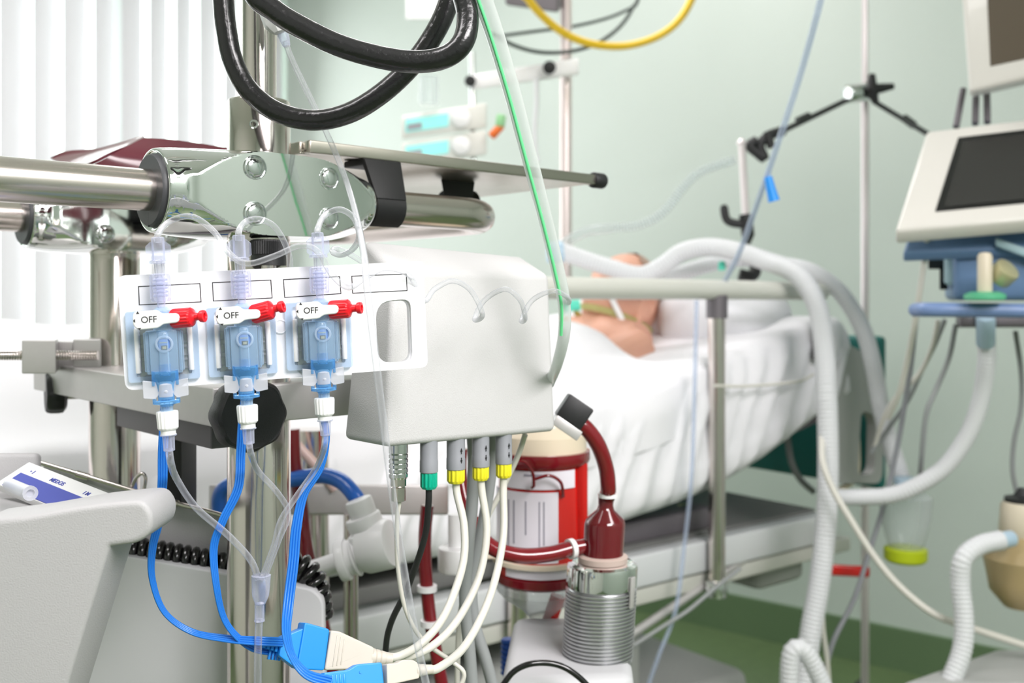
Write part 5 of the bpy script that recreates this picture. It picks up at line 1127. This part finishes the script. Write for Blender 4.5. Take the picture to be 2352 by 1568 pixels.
bm = B(); cyl(bm, P(1045, 1180, 1.08), P(1045, 1275, 1.08), .0075, 18); cyl(bm, P(1045, 1255, 1.08), P(1045, 1312, 1.08), .0185, 26, bev=.003); tag(fin(bm, 'holder_rod', WHITE2), 'white holder boss behind the first cream cable', 'holder')
hz2 = thing('oxygenator_holder', 'pale round holder ring carrying the oxygenator', 'holder', P(1200, 1300, 1.13))
bm = B(); k = 1.12 / F; lathe(bm, [(101 * k, 272 * k), (112 * k, 272 * k), (112 * k, 282 * k), (101 * k, 282 * k)], of, 40); fin(bm, 'ring', IVORY, hz2)
bm = B(); hexa(bm, [P(x, y, d_) for y in (1284, 1270) for x, d_ in ((1040, 1.09), (1140, 1.10), (1140, 1.13), (1040, 1.13))], .002); fin(bm, 'arm', IVORY, hz2)
bt = thing('tubing_clamp', 'dark blue ribbed clamp hanging near the floor, below the oxygenator', 'clamp', P(1165, 1545, 1.2))
bm = B(); k = 1.2 / F
lathe(bm, sum([[(13 * k, i * 12 * k), (16 * k, (i * 12 + 3) * k), (16 * k, (i * 12 + 9) * k)] for i in range(7)], []), dn_(1166, 1466, 1.2), 8); fin(bm, 'grip', mat('deep_blue_plastic', rgb(26, 78, 168), .4), bt)
# ================================================================ far wall: second stand, pumps, hoses
st2 = thing('pump_stand', 'steel stand by the far wall with a white crossbar and two black knobs', 'stand', V((P(1300, 0, 3.3).x, 3.3, 0)))
xs = P(1300, 0, 3.3).x
bm = B(); cyl(bm, V((xs, 3.3, .05)), V((xs, 3.3, 2.35)), .0195, 28); fin(bm, 'tube', mat('pinkish_steel', rgb(226, 212, 210), .3, .7), st2)
bm = B(); cyl(bm, V((xs, 3.3, 0)), V((xs, 3.3, .05)), .22, 36, bev=.015); fin(bm, 'base', BEDG, st2)
bm = B(); hexa(bm, [P(x, y, d_) for (x, d_, ya, yb) in () for y in ()] if False else [P(1085, 206, 3.18), P(1330, 172, 3.22), P(1330, 172, 3.26), P(1085, 206, 3.22), P(1085, 172, 3.18), P(1330, 132, 3.22), P(1330, 132, 3.26), P(1085, 172, 3.22)], .008); fin(bm, 'crossbar', WHITE2, st2)
for x, y, r in ((1080, 186, .018), (1262, 155, .021)):
    bm = B(); cyl(bm, P(x, y, 3.13), P(x, y, 3.19), r, 24, bev=.005); fin(bm, 'knob', BLACKP, st2)
bm = B(); cyl(bm, P(1084, 120, 3.2), P(1088, 370, 3.2), .010, 18); fin(bm, 'hanger_rod', BOLT, st2)
for i, (y0, lab) in enumerate(((240, 'upper grey syringe pump with a cyan display on the far stand'), (302, 'lower grey syringe pump with a cyan display on the far stand'))):
    t = thing('syringe_pump', lab, 'pump', P(1020, y0 + 62, 3.15), 'syringe pumps on the far stand')
    tl = 22
    bm = B(); hexa(bm, [P(922, y0 + 58 + tl, 3.10), P(1118, y0 + 58 - 4, 3.16), P(1118, y0 + 56 - 4, 3.28), P(922, y0 + 56 + tl, 3.22), P(922, y0 + 4 + tl, 3.10), P(1118, y0 - 4, 3.16), P(1118, y0 - 4, 3.28), P(922, y0 + 4 + tl, 3.22)], .008); fin(bm, 'housing', PUMPW, t)
    f = lambda u, v: P(922 + 196 * u, y0 + (4 + tl) + (-tl - 8) * u + 54 * v + 2 * u, 3.10 + .06 * u - .004)
    def pn(u0, u1, v0, v1, nm, m, e=0):
        bm = B(); hexa(bm, [f(u, v) + V((0, dd, 0)) for dd in (.006, -.0015 - e) for u, v in ((u0, v0), (u1, v0), (u1, v1), (u0, v1))]); return fin(bm, nm, m, t)
    pn(.05, .55, .18, .72, 'display', CYAN); pn(.07, .24, .40, .66, 'keypad', GREYP, .002)
    bm = B(); cyl(bm, f(.70, .5), f(.70, .5) + V((0, -.02, 0)), .03, 24, bev=.006); fin(bm, 'drive_head', WHITE2, t)
bm = B(); cyl(bm, P(985, 175, 3.12), P(985, 240, 3.12), .032, 24); tag(fin(bm, 'syringe', C_BAG), 'clear syringe standing above the upper syringe pump', 'syringe')
tp = thing('stopcock_tap', 'orange and green tap hanging by the right side of the syringe pumps', 'tap', P(1140, 310, 3.1))
bm = B(); cyl(bm, P(1128, 314, 3.1), P(1152, 288, 3.1), .013, 16, bev=.003); fin(bm, 'lever', ORANGE, tp)
bm = B(); cyl(bm, P(1148, 292, 3.1), P(1152, 264, 3.1), .015, 16, bev=.003); fin(bm, 'body', mat('pale_green_plastic', rgb(150, 206, 150), .4), tp)
hose('white_hose', 'white hose hanging from the crossbar of the far stand', 'hose', [(1232, 180, 3.2), (1232, 240, 3.2), (1228, 300, 3.2), (1230, 350, 3.2), (1236, 372, 3.2)], .016, HOSEW)
hose('gas_hose', 'yellow gas hose sagging across the top of the far wall', 'hose', [(1150, -400, 2.68), (1190, -60, 2.7), (1215, 0, 2.72), (1260, 50, 2.78), (1310, 84, 2.83), (1370, 103, 2.87), (1440, 105, 2.9), (1510, 84, 2.9), (1560, 46, 2.9), (1592, -10, 2.9), (1600, -60, 2.9), (1620, -400, 2.95)], .022, YHOSE)
hose('black_lead', 'thin dark lead sagging below the yellow hose', 'cable', [(1490, -380, 3.3), (1470, -40, 3.3), (1452, 20, 3.3), (1420, 65, 3.28), (1370, 100, 3.25), (1310, 118, 3.22), (1240, 120, 3.2), (1180, 104, 3.18), (1130, 76, 3.15)], .013, DCAB)
hose('black_lead', 'thin dark lead running nearly level above the far crossbar', 'cable', [(1460, 14, 3.4), (1400, 40, 3.4), (1320, 60, 3.35), (1230, 72, 3.3), (1140, 84, 3.25)], .011, DCAB)
pn_ = thing('ceiling_pendant', 'dark grey equipment box cut off by the top edge above the far stand', 'equipment', P(1230, 20, 3.1))
bm = B(); hexa(bm, [P(1160, 12, 3.1), P(1284, 30, 3.1), P(1290, 20, 3.3), P(1170, 4, 3.3), P(1160, -300, 3.1), P(1284, -300, 3.1), P(1290, -300, 3.3), P(1170, -300, 3.3)], .01); fin(bm, 'box', DALU, pn_)
bm = B(); cyl(bm, P(1225, -290, 3.2), V((P(1225, 0, 3.2).x, 3.2, HT)), .05, 24); fin(bm, 'drop_tube', WHITE2, pn_)
so = thing('wall_socket_unit', 'small white unit with a grey corner at the top of the far wall', 'socket', P(945, 40, 3.5))
bm = B(); hexa(bm, [P(x, y, d_) for y in (45, -60) for x, d_ in ((932, 3.5), (1010, 3.52), (1010, 3.62), (932, 3.6))], .006); fin(bm, 'housing', WHITE2, so)
# ---------------------------------------------------------------- lamps, camera, output
def lamp(name, loc, size, power, tgt, col=(1, .955, .965)):
    l = bpy.data.lights.new(name, 'AREA'); l.shape = 'RECTANGLE'; l.size, l.size_y = size; l.energy = power; l.color = col
    o = bpy.data.objects.new(name, l); COL.objects.link(o); o.location = loc
    o.rotation_euler = (V(tgt) - V(loc)).to_track_quat('-Z', 'Y').to_euler(); return o
lamp('ceiling_lamp_key', (.9, -.75, 2.25), (1.0, .8), 17, (-.3, 1.2, 1.0)).data.spread = R(110)
lamp('ceiling_lamp_middle', (-.2, 2.9, 2.78), (1.4, .6), 20, (-.2, 2.9, 0))
lamp('ceiling_lamp_rear', (-1.0, .2, 2.78), (1.2, .5), 20, (-1.0, .2, 0))
lamp('added_fill_right', (1.6, -.45, 2.76), (1.2, .6), 26, (1.75, -.4, 0))  # added fill: brightens the right wall that the polished clamp reflects
lamp('window_daylight', W(.2, 1.5, 1.7), (2.6, 1.6), 22, W(3, 1.5, 1.3), (.98, 1, 1))
wd = bpy.data.worlds.new('World'); SC.world = wd; wd.use_nodes = True
wd.node_tree.nodes['Background'].inputs['Color'].default_value = (.8, .9, 1, 1)
wd.node_tree.nodes['Background'].inputs['Strength'].default_value = .4
cam = bpy.data.cameras.new('camera'); co = bpy.data.objects.new('camera', cam); COL.objects.link(co)
co.location = (0, 0, CH); co.rotation_euler = (R(90), 0, 0)
cam.sensor_width = 36; cam.lens = F * 36 / 2352; cam.shift_y = -(784 - HZ) / 2352; cam.clip_start = .02
cam.dof.use_dof = True; cam.dof.focus_distance = .70; cam.dof.aperture_fstop = 7.0; cam.dof.aperture_blades = 0
SC.camera = co
SC.view_settings.view_transform = 'Standard'; SC.view_settings.look = 'None'
SC.view_settings.exposure = 0.28; SC.view_settings.gamma = 1
SC.cycles.transparent_max_bounces = 40; SC.cycles.max_bounces = 10; SC.cycles.diffuse_bounces = 5; SC.cycles.use_denoising = True
SC.cycles.sample_clamp_indirect = 6; SC.cycles.caustics_reflective = False; SC.cycles.caustics_refractive = False
GR = {'pressure_line': 'clear pressure lines', 'signal_cable': 'signal cables under the grey box', 'star_knob': 'black star knobs of the bracket', 'cable_tie': 'white ties on the blood tubes', 'blood_tube': 'blood tubes of the circuit', 'ventilator_hose': 'white corrugated breathing hoses', 'ventilator_lead': 'leads hanging by the ventilator', 'cable_connector': 'grey connectors under the box', 'steel_pole': 'steel poles of the trolley', 'rail_clamp': 'polished rail clamps', 'shelf_clip': 'black clips under the shelf', 'blue_multiway_plug': 'blue multiway plugs', 'beige_cable_plug': 'beige cable plugs', 'gas_hose': 'gas hoses', 'black_lead': 'thin dark leads by the far stand', 'drain_line': 'drain lines by the bed', 'bed_cable': 'cables behind the bed head'}
for o in SC.objects:
    if o.parent is None and 'label' in o and 'group' not in o:
        g_ = GR.get(o.name.split('.')[0])
        if g_: o['group'] = g_
for o in list(SC.objects):
    if '_loc' in o: del o['_loc']
